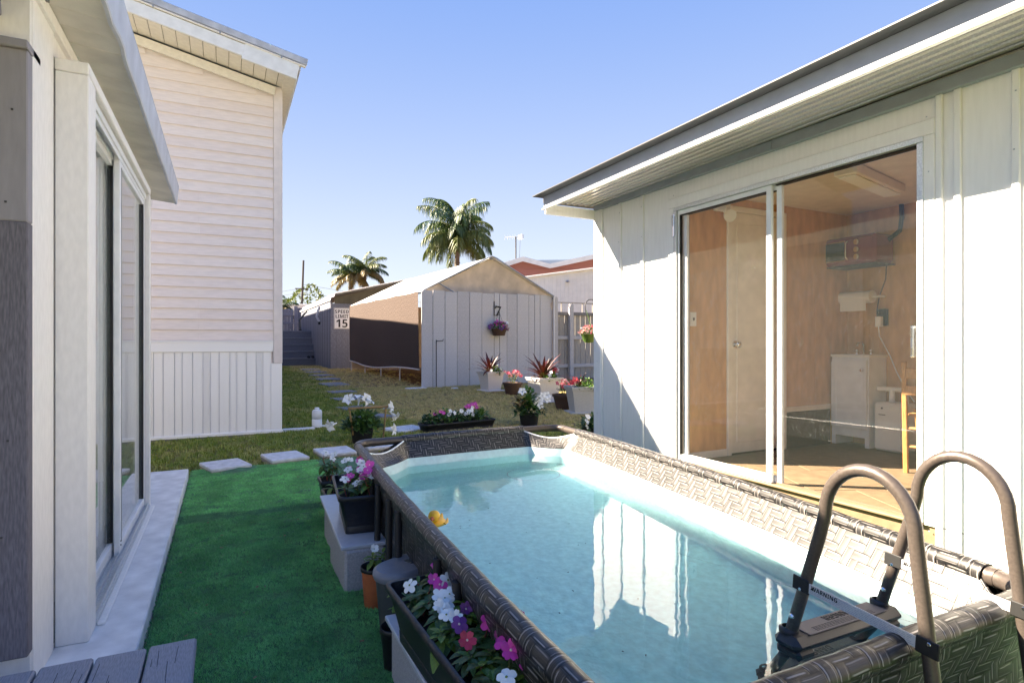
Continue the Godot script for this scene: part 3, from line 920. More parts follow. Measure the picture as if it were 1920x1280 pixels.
func shed_interior() -> void:
	var s := shed_node()
	var B := s.transform.basis
	var at := func(v: Vector3) -> Vector3: return s.transform * v
	# inner end wall with its door
	var iw := thing("partition_wall", "brown plywood partition wall inside the shed with a cream door", "wall", at.call(Vector3.ZERO), s.rotation.y)
	for k in [[0.092, 0.525], [1.285, 1.70], [1.70, 2.209]]:
		bx("plywood_sheet", iw, mats["plywood"], Vector3(k[0] + 0.001, 0.24, -0.08), Vector3(k[1] - 0.001, 2.521, 0.018))
	bx("plywood_sheet", iw, mats["plywood"], Vector3(0.526, 2.455, -0.08), Vector3(1.284, 2.521, 0.018))
	for k in [[0.525, 0.575], [1.235, 1.285]]:
		bx("door_casing", iw, mats["door_cream"], Vector3(k[0], 0.242, -0.08), Vector3(k[1], 2.452, 0.036), 0.004)
	bx("door_casing", iw, mats["door_cream"], Vector3(0.576, 2.405, -0.08), Vector3(1.234, 2.452, 0.035), 0.004)
	var d := bx("door", iw, mats["door_cream"], Vector3(0.578, 0.255, -0.05), Vector3(1.232, 2.402, 0.012), 0.003)
	d.set_meta("label", "cream inner door with a raised moulding and steel knob")
	for q in [[-0.25, -0.98, -0.24, 0.98], [0.24, -0.98, 0.25, 0.98], [-0.24, 0.97, 0.24, 0.98], [-0.24, -0.98, 0.24, -0.97]]:
		bx("moulding", d, mats["door_cream"], Vector3(q[0], q[1], 0.03), Vector3(q[2], q[3], 0.038), 0.003)
	var kb := MB.new().lathe([Vector2(0.0, 0.0), Vector2(0.034, 0.0), Vector2(0.034, 0.008), Vector2(0.012, 0.012), Vector2(0.012, 0.03), Vector2(0.028, 0.036), Vector2(0.030, 0.05), Vector2(0.0, 0.062)], Vector3.ZERO, 16, Basis(Vector3.RIGHT, PI / 2)).done()
	part("door_knob", kb, mats["chrome"], d, Vector3(-0.27, -0.105, 0.031))
	bx("baseboard", iw, mats["door_cream"], Vector3(0.093, 0.242, 0.0185), Vector3(0.524, 0.305, 0.03), 0.003)
	bx("baseboard", iw, mats["door_cream"], Vector3(1.286, 0.585, 0.0185), Vector3(1.93, 0.635, 0.032), 0.003)
	bx("base_panel", iw, mats["dark_brown"], Vector3(1.286, 0.242, 0.0185), Vector3(1.93, 0.583, 0.026))
	var sw := bx("light_switch", iw, mats["paper"], Vector3(0.095, 1.38, 0.0185), Vector3(0.165, 1.50, 0.025), 0.003)
	bx("toggle", sw, mats["black"], Vector3(-0.006, -0.012, 0.003), Vector3(0.006, 0.012, 0.012), 0.001)
	# back wall plywood seams
	for k in [0.72, 1.0, 1.95, 3.1]:
		bx("panel_groove", s, mats["floor_joint"], Vector3(2.203, 0.3, k - 0.003), Vector3(2.2099, 2.52, k + 0.003))

	# flood lamp by the door
	var lamp := thing("spot_lamp", "small cream two headed spot lamp high on the partition wall", "lamp", at.call(Vector3(0.40, 2.42, 0.03)), s.rotation.y)
	part("base", boxm(Vector3(0.10, 0.08, 0.03), 0.005), mats["paper"], lamp, Vector3(0, 0, 0.015))
	for k in [-1.0, 1.0]:
		part("lamp_head", MB.new().lathe([Vector2(0.0, 0.0), Vector2(0.028, 0.0), Vector2(0.03, 0.05), Vector2(0.055, 0.10), Vector2(0.052, 0.102), Vector2(0.0, 0.09)], Vector3.ZERO, 14, Basis(Vector3.RIGHT, 1.9) * Basis(Vector3.BACK, k * 0.5)).done(), mats["paper"], lamp, Vector3(k * 0.06, -0.04 - 0.03 * k, 0.05))
	# ceiling box light
	var cl := thing("ceiling_light", "boxy cream ceiling light with a wide flat pelmet inside the shed", "light", at.call(Vector3(0.98, 2.52, 1.02)), s.rotation.y)
	part("housing", boxm(Vector3(0.95, 0.075, 0.16), 0.008), mats["door_cream"], cl, Vector3(0, -0.04, 0), ry(12.0))
	part("diffuser", boxm(Vector3(0.88, 0.012, 0.12), 0.003), mats["paper"], cl, Vector3(0, -0.083, 0), ry(12.0))

	# red retro microwave on a wall bracket
	var mw := thing("microwave_oven", "red retro microwave oven mounted high on the shed back wall", "microwave", at.call(Vector3(2.19, 1.98, 0.17)), s.rotation.y)
	part("case", boxm(Vector3(0.30, 0.27, 0.66), 0.025), mats["red_enamel"], mw, Vector3(-0.16, 0.135, 0))
	part("window", boxm(Vector3(0.012, 0.17, 0.32), 0.005), mats["dark_glass"], mw, Vector3(-0.313, 0.135, -0.12))
	for q in [[0.09, 0.008, 0.34], [-0.09, 0.008, 0.34]]:
		part("window_trim", boxm(Vector3(0.014, 0.008, 0.34), 0.002), mats["chrome"], mw, Vector3(-0.313, 0.135 + q[0], -0.12))
	part("handle", MB.new().tube([Vector3(-0.315, 0.05, 0.07), Vector3(-0.345, 0.07, 0.07), Vector3(-0.345, 0.20, 0.07), Vector3(-0.315, 0.22, 0.07)], 0.008, 8).done(), mats["chrome"], mw)
	for k in 3:
		part("dial", MB.new().lathe([Vector2(0.028, 0), Vector2(0.026, 0.018), Vector2(0.0, 0.02)], Vector3.ZERO, 14, Basis(Vector3.BACK, PI / 2)).done(), mats["chrome"], mw, Vector3(-0.31, 0.205 - k * 0.07, 0.16))
	part("bracket", boxm(Vector3(0.30, 0.012, 0.66)), mats["black"], mw, Vector3(-0.15, -0.008, 0))
	part("cord", MB.new().tube([Vector3(-0.02, 0.0, 0.26), Vector3(-0.015, -0.14, 0.25), Vector3(-0.015, -0.3, 0.19), Vector3(-0.015, -0.42, 0.17), Vector3(-0.02, -0.46, 0.20)], 0.005, 6).done(), mats["black"], mw)
	var pw := thing("power_adapter", "black plug adapter with a pale cord on the back wall", "adapter", at.call(Vector3(2.205, 1.42, 0.38)), s.rotation.y)
	part("socket", boxm(Vector3(0.03, 0.16, 0.10), 0.004), mats["black"], pw, Vector3(-0.015, 0.06, 0))
	part("plug", boxm(Vector3(0.05, 0.10, 0.055), 0.006), mats["paper"], pw, Vector3(-0.05, 0.02, -0.01))
	part("cord", MB.new().tube([Vector3(-0.06, -0.03, -0.01), Vector3(-0.06, -0.12, 0.0), Vector3(-0.05, -0.30, 0.09), Vector3(-0.05, -0.45, 0.15), Vector3(-0.05, -0.62, 0.24), Vector3(-0.05, -0.72, 0.31)], 0.006, 6).done(), mats["paper"], pw)
	var cb := thing("hanging_cable", "thick black cable hanging from the ceiling by the jamb", "cable", at.call(Vector3(2.18, 2.52, 0.56)), s.rotation.y)
	part("cable", MB.new().tube([Vector3(0, 0, 0), Vector3(-0.01, -0.12, 0.01), Vector3(-0.02, -0.24, 0.0), Vector3(-0.1, -0.33, -0.06)], 0.02, 8).done(), mats["black"], cb)
	# paper towel
	var pt := thing("paper_towel_roll", "white paper towel roll on a wall holder below the microwave", "paper towel", at.call(Vector3(2.12, 1.68, 0.17)), s.rotation.y)
	part("roll", MB.new().tube([Vector3(0, 0, -0.16), Vector3(0, 0, 0.16)], 0.062, 18).done(), mats["paper"], pt)
	part("loose_sheet", boxm(Vector3(0.002, 0.12, 0.26)), mats["paper"], pt, Vector3(-0.058, -0.075, 0.0))
	part("holder", MB.new().tube([Vector3(0.085, 0, -0.20), Vector3(0, 0, -0.20), Vector3(0, 0, 0.22), Vector3(0.085, 0, 0.22)], 0.012, 8).done(), mats["door_cream"], pt)
	# vanity cabinet with tap
	var vc := thing("vanity_cabinet", "narrow white vanity cabinet with one panelled door and a tap", "cabinet", at.call(Vector3(2.07, 0.25, 0.225)), s.rotation.y)
	part("carcass", MB.new().box(Vector3(0, 0.47, 0), Vector3(0.27, 0.76, 0.37), 0.003).box(Vector3(0.0, 0.045, -0.165), Vector3(0.27, 0.09, 0.04)).box(Vector3(0.0, 0.045, 0.165), Vector3(0.27, 0.09, 0.04)).done(), mats["white_metal"], vc)
	var vd := part("door", boxm(Vector3(0.018, 0.66, 0.35), 0.003), mats["white_metal"], vc, Vector3(-0.145, 0.50, 0))
	for q in [[0, 0.28, 0.05, 0.35], [0, -0.30, 0.05, 0.35]]:
		part("door_rail", boxm(Vector3(0.008, q[2], q[3]), 0.002), mats["white_metal"], vd, Vector3(-0.012, q[1], 0))
	for k in [-0.15, 0.15]:
		part("door_stile", boxm(Vector3(0.0082, 0.52, 0.05), 0.002), mats["white_metal"], vd, Vector3(-0.012, -0.01, k))
	part("knob", MB.new().lathe([Vector2(0.006, 0), Vector2(0.006, 0.012), Vector2(0.016, 0.016), Vector2(0.014, 0.026), Vector2(0, 0.028)], Vector3.ZERO, 12, Basis(Vector3.BACK, PI / 2)).done(), mats["chrome"], vd, Vector3(-0.016, 0.23, 0.14))
	part("counter_top", boxm(Vector3(0.29, 0.025, 0.39), 0.005), mats["paper"], vc, Vector3(0, 0.8625, 0))
	part("tap", MB.new().tube([Vector3(0.08, 0.875, 0), Vector3(0.08, 0.96, 0), Vector3(0.06, 0.99, 0), Vector3(-0.01, 0.985, 0), Vector3(-0.02, 0.96, 0)], 0.010, 8).done(), mats["chrome"], vc)
	for k in [-0.07, 0.07]:
		part("tap_handle", MB.new().lathe([Vector2(0.016, 0), Vector2(0.012, 0.03), Vector2(0.018, 0.04), Vector2(0, 0.05)], Vector3.ZERO, 10).done(), mats["chrome"], vc, Vector3(0.08, 0.875, k))
	# water filter box with white pipes
	var wf := thing("water_filter", "white box with pale pipe fittings on top beside the vanity", "water filter", at.call(Vector3(2.07, 0.25, 0.57)), s.rotation.y)
	part("case", boxm(Vector3(0.24, 0.44, 0.26), 0.02), mats["paper"], wf, Vector3(0, 0.22, 0))
	part("label_slot", boxm(Vector3(0.004, 0.006, 0.06)), mats["black"], wf, Vector3(-0.121, 0.33, -0.05))
	part("button", MB.new().lathe([Vector2(0.008, 0), Vector2(0.007, 0.006), Vector2(0, 0.007)], Vector3.ZERO, 10, Basis(Vector3.BACK, PI / 2)).done(), mats["black"], wf, Vector3(-0.119, 0.39, -0.05))
	part("pipe", MB.new().tube([Vector3(0, 0.44, -0.03), Vector3(0, 0.56, -0.03)], 0.024, 10).tube([Vector3(0, 0.44, 0.09), Vector3(0, 0.56, 0.09)], 0.024, 10).tube([Vector3(0, 0.56, -0.16), Vector3(0, 0.56, 0.2)], 0.022, 10).done(), mats["paper"], wf)
	# folding wooden chair by the jamb
	var ch := thing("wooden_chair", "light varnished folding wooden chair just inside the door jamb", "chair", at.call(Vector3(1.36, 0.25, 1.30)), s.rotation.y + 0.25)
	for k in [-0.19, 0.19]:
		part("back_post", boxm(Vector3(0.03, 0.86, 0.035), 0.006), mats["pine"], ch, Vector3(-0.12, 0.42, k), Basis(Vector3.BACK, 0.06))
		part("front_leg", boxm(Vector3(0.03, 0.52, 0.03), 0.006), mats["pine"], ch, Vector3(0.14, 0.235, k * 0.85), Basis(Vector3.BACK, 0.34))
	for k in 2:
		part("back_slat", boxm(Vector3(0.016, 0.075, 0.37), 0.005), mats["pine"], ch, Vector3(-0.145, 0.76 - k * 0.13, 0))
	for k in 5:
		part("seat_slat", boxm(Vector3(0.055, 0.018, 0.36), 0.004), mats["pine"], ch, Vector3(-0.06 + k * 0.065, 0.44, 0))
	for q in [[-0.10, 0.2], [0.17, 0.16], [-0.11, 0.34]]:
		part("stretcher", MB.new().tube([Vector3(q[0], q[1], -0.18), Vector3(q[0], q[1], 0.18)], 0.011, 8).done(), mats["pine"], ch)


# ---------------------------------------------------------------- pool
const POOL := [Vector2(0.640, -0.83), Vector2(2.05, -0.84), Vector2(2.47, -4.205), Vector2(0.815, -4.13)]
const RIM := 0.545


func rattan() -> StandardMaterial3D:
	if mats.has("rattan"):
		return mats["rattan"]
	# printed twill weave of streaked strands
	var n := 512
	var im := Image.create(n, n, false, Image.FORMAT_RGB8)
	var hm := Image.create(n, n, false, Image.FORMAT_RGB8)
	var nz := FastNoiseLite.new()
	nz.seed = 3; nz.frequency = 1.0
	var cells := 16
	for y in n:
		for x in n:
			var u := float(x) / n * cells
			var v := float(y) / n * cells
			var i := int(u)
			var j := int(v)
			var hor := posmod(i + j, 4) < 2
			var a := (v - j) if hor else (u - i)
			# along-strand position within its visible run of two cells
			var run := posmod(i + j, 4) if hor else posmod(i + j, 4) - 2
			var b := ((u - i) + run) * 0.5 if hor else ((v - j) + run) * 0.5
			var sid := (j * 7 + (i - run) * 13) if hor else (i * 11 + (j - run) * 5 + 100)
			var st := nz.get_noise_2d(a * 9.0 + sid * 3.1, sid * 1.7 + b * 0.5)
			var st2 := nz.get_noise_2d(a * 26.0 + sid * 5.3, sid * 2.9 + b * 0.9)
			var val := 0.21 + 0.10 * nz.get_noise_1d(sid * 9.7) + st * 0.14 + st2 * 0.08
			var edge := minf(a, 1.0 - a)
			val *= smoothstep(0.0, 0.16, edge) * 0.85 + 0.15
			val *= smoothstep(0.0, 0.11, minf(b, 1.0 - b)) * 0.5 + 0.5
			if absf(a - 0.16 - 0.06 * nz.get_noise_1d(sid * 3.0)) < 0.055: val += 0.46 * smoothstep(0.02, 0.2, b) * smoothstep(0.02, 0.2, 1.0 - b)
			if absf(a - 0.80 - 0.08 * nz.get_noise_1d(sid * 4.3)) < 0.04: val += 0.34 * smoothstep(0.0, 0.3, 1.0 - b)
			val = clampf(val, 0.05, 0.9)
			im.set_pixel(x, y, Color(val * 0.80, val * 0.77, val * 0.745))
			var hh := sqrt(maxf(0.0, 1.0 - pow(a * 2.0 - 1.0, 2.0))) * (0.55 + 0.45 * sin(PI * clampf(b, 0.0, 1.0)))
			hm.set_pixel(x, y, Color(hh, hh, hh))
	var m := StandardMaterial3D.new()
	m.albedo_texture = ImageTexture.create_from_image(im)
	m.heightmap_enabled = true
	m.heightmap_texture = ImageTexture.create_from_image(hm)
	m.heightmap_scale = 0.12
	m.roughness = 0.42
	m.uv1_scale = Vector3(1.8, 1.8, 1)
	mats["rattan"] = m
	return m


func pool_side(a: Vector2, b: Vector2, bow: float, c0: float, c1: float, n: int) -> Array:
	# points along one side between the corner cuts, bowed outwards; [point, outward normal]
	var out := []
	var d := (b - a).normalized()
	var nrm := Vector2(d.y, -d.x)
	if nrm.dot((a + b) * 0.5 - Vector2(1.5, -2.5)) < 0.0:
		nrm = -nrm
	var len := a.distance_to(b)
	for i in n + 1:
		var s := lerpf(c0, len - c1, float(i) / n)
		var t := s / len
		out.append([a + d * s + nrm * bow * 4.0 * t * (1.0 - t), nrm])
	return out


func pool() -> void:
	var p := thing("frame_pool", "rectangular above ground frame pool with grey rattan print liner and brown steel rails", "pool")
	var bows := [0.0, 0.055, 0.02, 0.03]
	# --- steel frame: one rail per side joined by bent corner pieces
	var rail_m: Material = mats["tube_brown"]
	var R3 := func(q: Vector2, y: float) -> Vector3: return Vector3(q.x, y, q.y)
	var corner := 0.12
	for k in 4:
		var sp := pool_side(POOL[k], POOL[(k + 1) % 4], bows[k], corner, corner, 18)
		var pts := []
		for e in sp: pts.append(R3.call(e[0], RIM))
		part("rail", MB.new().tube(pts, 0.027, 14).done(), rail_m, p)
		# corner elbow to the next side
		var nx := pool_side(POOL[(k + 1) % 4], POOL[(k + 2) % 4], bows[(k + 1) % 4], corner, corner, 18)
		var A: Vector2 = sp[18][0]
		var Bq: Vector2 = nx[0][0]
		var C: Vector2 = POOL[(k + 1) % 4]
		var el := []
		for i in 11:
			var t := i / 10.0
			el.append(R3.call(A.lerp(C, t).lerp(C.lerp(Bq, t), t), RIM))
		part("corner_elbow", MB.new().tube(el, 0.0275, 14).done(), rail_m, p)
		for q in [sp[18][0], nx[0][0]]:
			var dd: Vector2 = (C - q).normalized()
			part("rail_collar", MB.new().tube([R3.call(q - dd * 0.012, RIM), R3.call(q + dd * 0.012, RIM)], 0.0295, 14).done(), rail_m, p)
	# --- liner: closed outline with cut corners
	var cs := [0.13, 0.15, 0.34, 0.34]   # cut at the start of each side
	var ce := [0.06, 0.34, 0.34, 0.13]   # and at its end
	var out := []      # [point, outward normal, corner weight, corner param]
	for k in 4:
		var sp := pool_side(POOL[k], POOL[(k + 1) % 4], bows[k], cs[k], ce[k], 30)
		for e in sp: out.append([e[0], e[1], 0.0])
		var nx := pool_side(POOL[(k + 1) % 4], POOL[(k + 2) % 4], bows[(k + 1) % 4], cs[(k + 1) % 4], ce[(k + 1) % 4], 30)
		var A: Array = sp[30]
		var Bq: Array = nx[0]
		var mid: Vector2 = ((A[0] + Bq[0]) * 0.5).lerp(POOL[(k + 1) % 4], 0.12)
		for i in range(1, 10):
			var t := i / 10.0
			var q: Vector2 = A[0].lerp(mid, t).lerp(mid.lerp(Bq[0], t), t)
			out.append([q, (A[1] as Vector2).slerp(Bq[1], t).normalized(), sin(PI * t)])
	var N := out.size()
	var ring := func(off: float, y: float, sag: float, wob: float) -> Array:
		var r := []
		for i in N:
			var e: Array = out[i]
			var q: Vector2 = e[0] + e[1] * (off - e[2] * 0.0)
			var w := sin(i * 0.53) * 0.6 + sin(i * 0.21 + 1.3) * 0.4
			r.append(Vector3(q.x + e[1].x * w * wob, y - e[2] * sag, q.y + e[1].y * w * wob))
		return r
	var loft := func(rings: Array, vs: Array, outward: float) -> ArrayMesh:
		var mb := MB.new()
		var us := [0.0]
		for i in N: us.append(us[-1] + (rings[0][i] as Vector3).distance_to(rings[0][(i + 1) % N]))
		for k in rings.size() - 1:
			for i in N:
				var j := (i + 1) % N
				var nn := Vector3(out[i][1].x, 0.0, out[i][1].y) * outward
				if absf(rings[k][i].y - rings[k + 1][i].y) < 0.004: nn = Vector3.UP
				mb.quad(rings[k][i], rings[k][j], rings[k + 1][j], rings[k + 1][i], nn + Vector3.UP * 0.01, 0, Vector2(us[i], vs[k]), Vector2(us[i + 1], vs[k]), Vector2(us[i + 1], vs[k + 1]), Vector2(us[i], vs[k + 1]))
		return mb.done()
	var rt := rattan()
	# inside band of rattan print
	part("liner_band", loft.call([ring.call(-0.026, RIM - 0.005, 0.045, 0.0), ring.call(-0.052, RIM - 0.045, 0.035, 0.002), ring.call(-0.082, RIM - 0.085, 0.02, 0.004), ring.call(-0.105, RIM - 0.115, 0.0, 0.004)], [0.0, 0.05, 0.10, 0.14], -1.0), rt, p)
	# inside below: pale turquoise vinyl down to the floor
	var vin := StandardMaterial3D.new()
	vin.albedo_color = Color(0.46, 0.76, 0.78).linear_to_srgb()
	vin.albedo_texture = noise_tex("vinyl", 0.02, 0.90, 1.0, 4)
	vin.uv1_triplanar = true
	vin.uv1_world_triplanar = true
	vin.uv1_scale = Vector3(2.0, 2.0, 2.0)
	vin.heightmap_enabled = true
	vin.heightmap_texture = tex["wrinkle"]
	vin.heightmap_scale = 0.5
	vin.roughness = 0.4
	var top: StandardMaterial3D = vin.duplicate()
	top.albedo_color = Color(0.58, 0.75, 0.77).linear_to_srgb()
	part("liner_top", loft.call([ring.call(-0.1055, RIM - 0.116, 0.0, 0.004), ring.call(-0.122, RIM - 0.176, 0.0, 0.006)], [0, 0.04], -1.0), top, p)
	part("liner_wall", loft.call([ring.call(-0.1222, RIM - 0.1762, 0.0, 0.006), ring.call(-0.13, 0.30, 0.0, 0.006), ring.call(-0.14, 0.12, 0.0, 0.004), ring.call(-0.165, 0.062, 0.0, 0.004), ring.call(-0.20, 0.05, 0.0, 0.0)], [0.04, 0.1, 0.18, 0.2, 0.22], -1.0), vin, p)
	var fl := MB.new()
	var fr: Array = ring.call(-0.20, 0.05, 0.0, 0.0)
	for i in N:
		fl.tri(Vector3(1.5, 0.048, -2.5), fr[i], fr[(i + 1) % N], Vector3.UP)
	part("liner_floor", fl.done(), vin, p)
	var seam := []
	for i in 40: seam.append(Vector3(2.0 + 0.19 * cos(TAU * i / 40.0), 0.0515, -3.76 + 0.19 * sin(TAU * i / 40.0)))
	part("floor_seam", MB.new().tube(seam, 0.0035, 5, true).done(), mats["roof_grey"], p)
	# leaf litter specks on the floor
	var lit := MB.new()
	for i in 34:
		var q := Vector3(rng.randf_range(0.95, 2.1), 0.0515, rng.randf_range(-3.8, -1.2))
		lit.box(q, Vector3(rng.randf_range(0.003, 0.009), 0.002, 0.003), 0.0, ry(rng.randf() * 360.0))
	stuff(part("litter", lit.done(), mats["dark_brown"], p))
	# outside skin
	part("liner_skirt", loft.call([ring.call(0.026, RIM + 0.002, 0.045, 0.0), ring.call(0.022, RIM - 0.05, 0.045, 0.002), ring.call(-0.012, 0.40, 0.02, 0.006), ring.call(-0.01, 0.25, 0.0, 0.008), ring.call(0.0, 0.12, 0.0, 0.008), ring.call(-0.03, 0.02, 0.0, 0.004)], [0.0, 0.05, 0.16, 0.32, 0.46, 0.58], 1.0), rt, p)
	# sleeves round the rails
	for k in 4:
		var sp := pool_side(POOL[k], POOL[(k + 1) % 4], bows[k], cs[k] - 0.01, ce[k] - 0.01, 40)
		var pts := []
		for i in sp.size(): pts.append(R3.call(sp[i][0], RIM + 0.0012 * sin(i * 1.7)))
		part("rail_sleeve", MB.new().tube(pts, 0.0335, 18, false, -1.0, 1.0).done(), rt, p)
	# pale hem along the cut corners
	for k in 4:
		var pts := []
		for i in 11:
			var e: Array = out[(k * 40 + 30 + i) % N] if k * 40 + 30 + i < N else out[(k * 40 + 30 + i) - N]
			var q: Vector2 = e[0] - e[1] * 0.022
			pts.append(Vector3(q.x, RIM - 0.003 - e[2] * 0.045, q.y))
		part("corner_hem", MB.new().tube(pts, 0.006, 6).done(), mats["white_metal"] if k in [1, 2] else rt, p)
	# U shaped support legs outside
	for k in [1, 3, 2]:
		var cnt: int = 3 if k != 2 else 1
		for i in cnt:
			var sp := pool_side(POOL[k], POOL[(k + 1) % 4], bows[k], 0.45, 0.45, 24)
			var e: Array = sp[int(lerpf(2, 22, (i + 0.5) / cnt))]
			var e2: Array = sp[int(lerpf(2, 22, (i + 0.5) / cnt)) + 2 if i % 2 == 0 else int(lerpf(2, 22, (i + 0.5) / cnt)) - 2]
			var o: Vector2 = e[1]
			var q: Vector2 = e[0]
			var q2: Vector2 = e2[0]
			part("leg", MB.new().tube([R3.call(q + o * 0.03, RIM - 0.02), R3.call(q + o * 0.032, 0.30), R3.call(q + o * 0.04, 0.06), R3.call(q + o * 0.04, 0.04)], 0.016, 10).done(), mats["tube_dark"], p)
			part("leg", MB.new().tube([R3.call(q2 + o * 0.03, RIM - 0.02), R3.call(q2 + o * 0.032, 0.30), R3.call(q2 + o * 0.04, 0.06), R3.call(q2 + o * 0.04, 0.04)], 0.016, 10).done(), mats["tube_dark"], p)
			part("foot_bar", MB.new().tube([R3.call(q + o * 0.04, 0.04), R3.call(q2 + o * 0.04, 0.04)], 0.016, 10).done(), mats["tube_dark"], p)
	# near side leg seen beyond the ladder
	for x in [1.93, 1.16]:
		part("leg", MB.new().tube([Vector3(x, RIM - 0.02, -0.79), Vector3(x, 0.3, -0.765), Vector3(x, 0.04, -0.745)], 0.016, 10).done(), mats["tube_dark"], p)

	# --- water: one closed body, its surface barely rippled
	var wm := StandardMaterial3D.new()
	wm.resource_name = "water"
	wm.albedo_color = Color(0.93, 0.985, 0.99, 0.0)
	wm.roughness = 0.0
	wm.refraction_enabled = true
	wm.refraction_scale = 0.033
	wm.normal_enabled = true
	var nz := FastNoiseLite.new()
	nz.seed = 21; nz.frequency = 0.012; nz.fractal_octaves = 3
	var nt := NoiseTexture2D.new()
	nt.width = 512; nt.height = 512; nt.seamless = true; nt.noise = nz; nt.as_normal_map = true; nt.bump_strength = 4.0
	wm.normal_texture = nt
	wm.normal_scale = 0.04
	wm.uv1_triplanar = true
	wm.uv1_world_triplanar = true
	wm.uv1_scale = Vector3(1.1, 1.1, 1.1)
	var wt := MB.new()
	var wr: Array = ring.call(-0.095, 0.374, 0.0, 0.0)
	var wb: Array = ring.call(-0.095, 0.02, 0.0, 0.0)
	for i in N:
		var j := (i + 1) % N
		wt.tri(Vector3(1.5, 0.374, -2.5), wr[i], wr[j], Vector3.UP, 0)
		wt.tri(Vector3(1.5, 0.02, -2.5), wb[i], wb[j], Vector3.DOWN, 1)
		wt.quad(wr[i], wr[j], wb[j], wb[i], Vector3(out[i][1].x, 0, out[i][1].y), 2)
	struct("pool_water", wt.done(), wm)

	# --- yellow floating toy duck
	var dk := thing("toy_duck", "yellow plastic toy duck floating against the left pool wall", "toy duck", Vector3(0.925, 0.352, -2.74), 0.9)
	dk.scale = Vector3.ONE * 0.78
	var body := MB.new()
	var prof := []
	for i in 13:
		var t := i / 12.0
		prof.append(Vector2(0.062 * sqrt(maxf(0.0, 1.0 - pow(t * 2.0 - 1.0, 2.0))), (t - 0.35) * 0.085))
	body.lathe(prof, Vector3.ZERO, 18, Basis.from_scale(Vector3(1.35, 1, 1)))
	part("body", body.done(), mats["duck_yellow"], dk)
	var hd := []
	for i in 11:
		var t := i / 10.0
		hd.append(Vector2(0.037 * sqrt(maxf(0.0, 1.0 - pow(t * 2.0 - 1.0, 2.0))), (t - 0.5) * 0.074))
	part("head", MB.new().lathe(hd, Vector3(-0.045, 0.078, 0), 16).done(), mats["duck_yellow"], dk)
	part("tail", MB.new().tube([Vector3(0.06, 0.02, 0), Vector3(0.085, 0.035, 0), Vector3(0.10, 0.055, 0)], 0.028, 10, false, 0.004).done(), mats["duck_yellow"], dk)
	part("beak", MB.new().tube([Vector3(-0.075, 0.072, 0), Vector3(-0.10, 0.068, 0)], 0.016, 10, false, 0.008).done(), mats["terracotta"], dk)
	for s in [-1.0, 1.0]:
		part("wing", MB.new().tube([Vector3(-0.02, 0.02, 0.055 * s), Vector3(0.02, 0.026, 0.062 * s), Vector3(0.06, 0.035, 0.05 * s)], 0.016, 8, false, 0.006).done(), mats["duck_yellow"], dk)


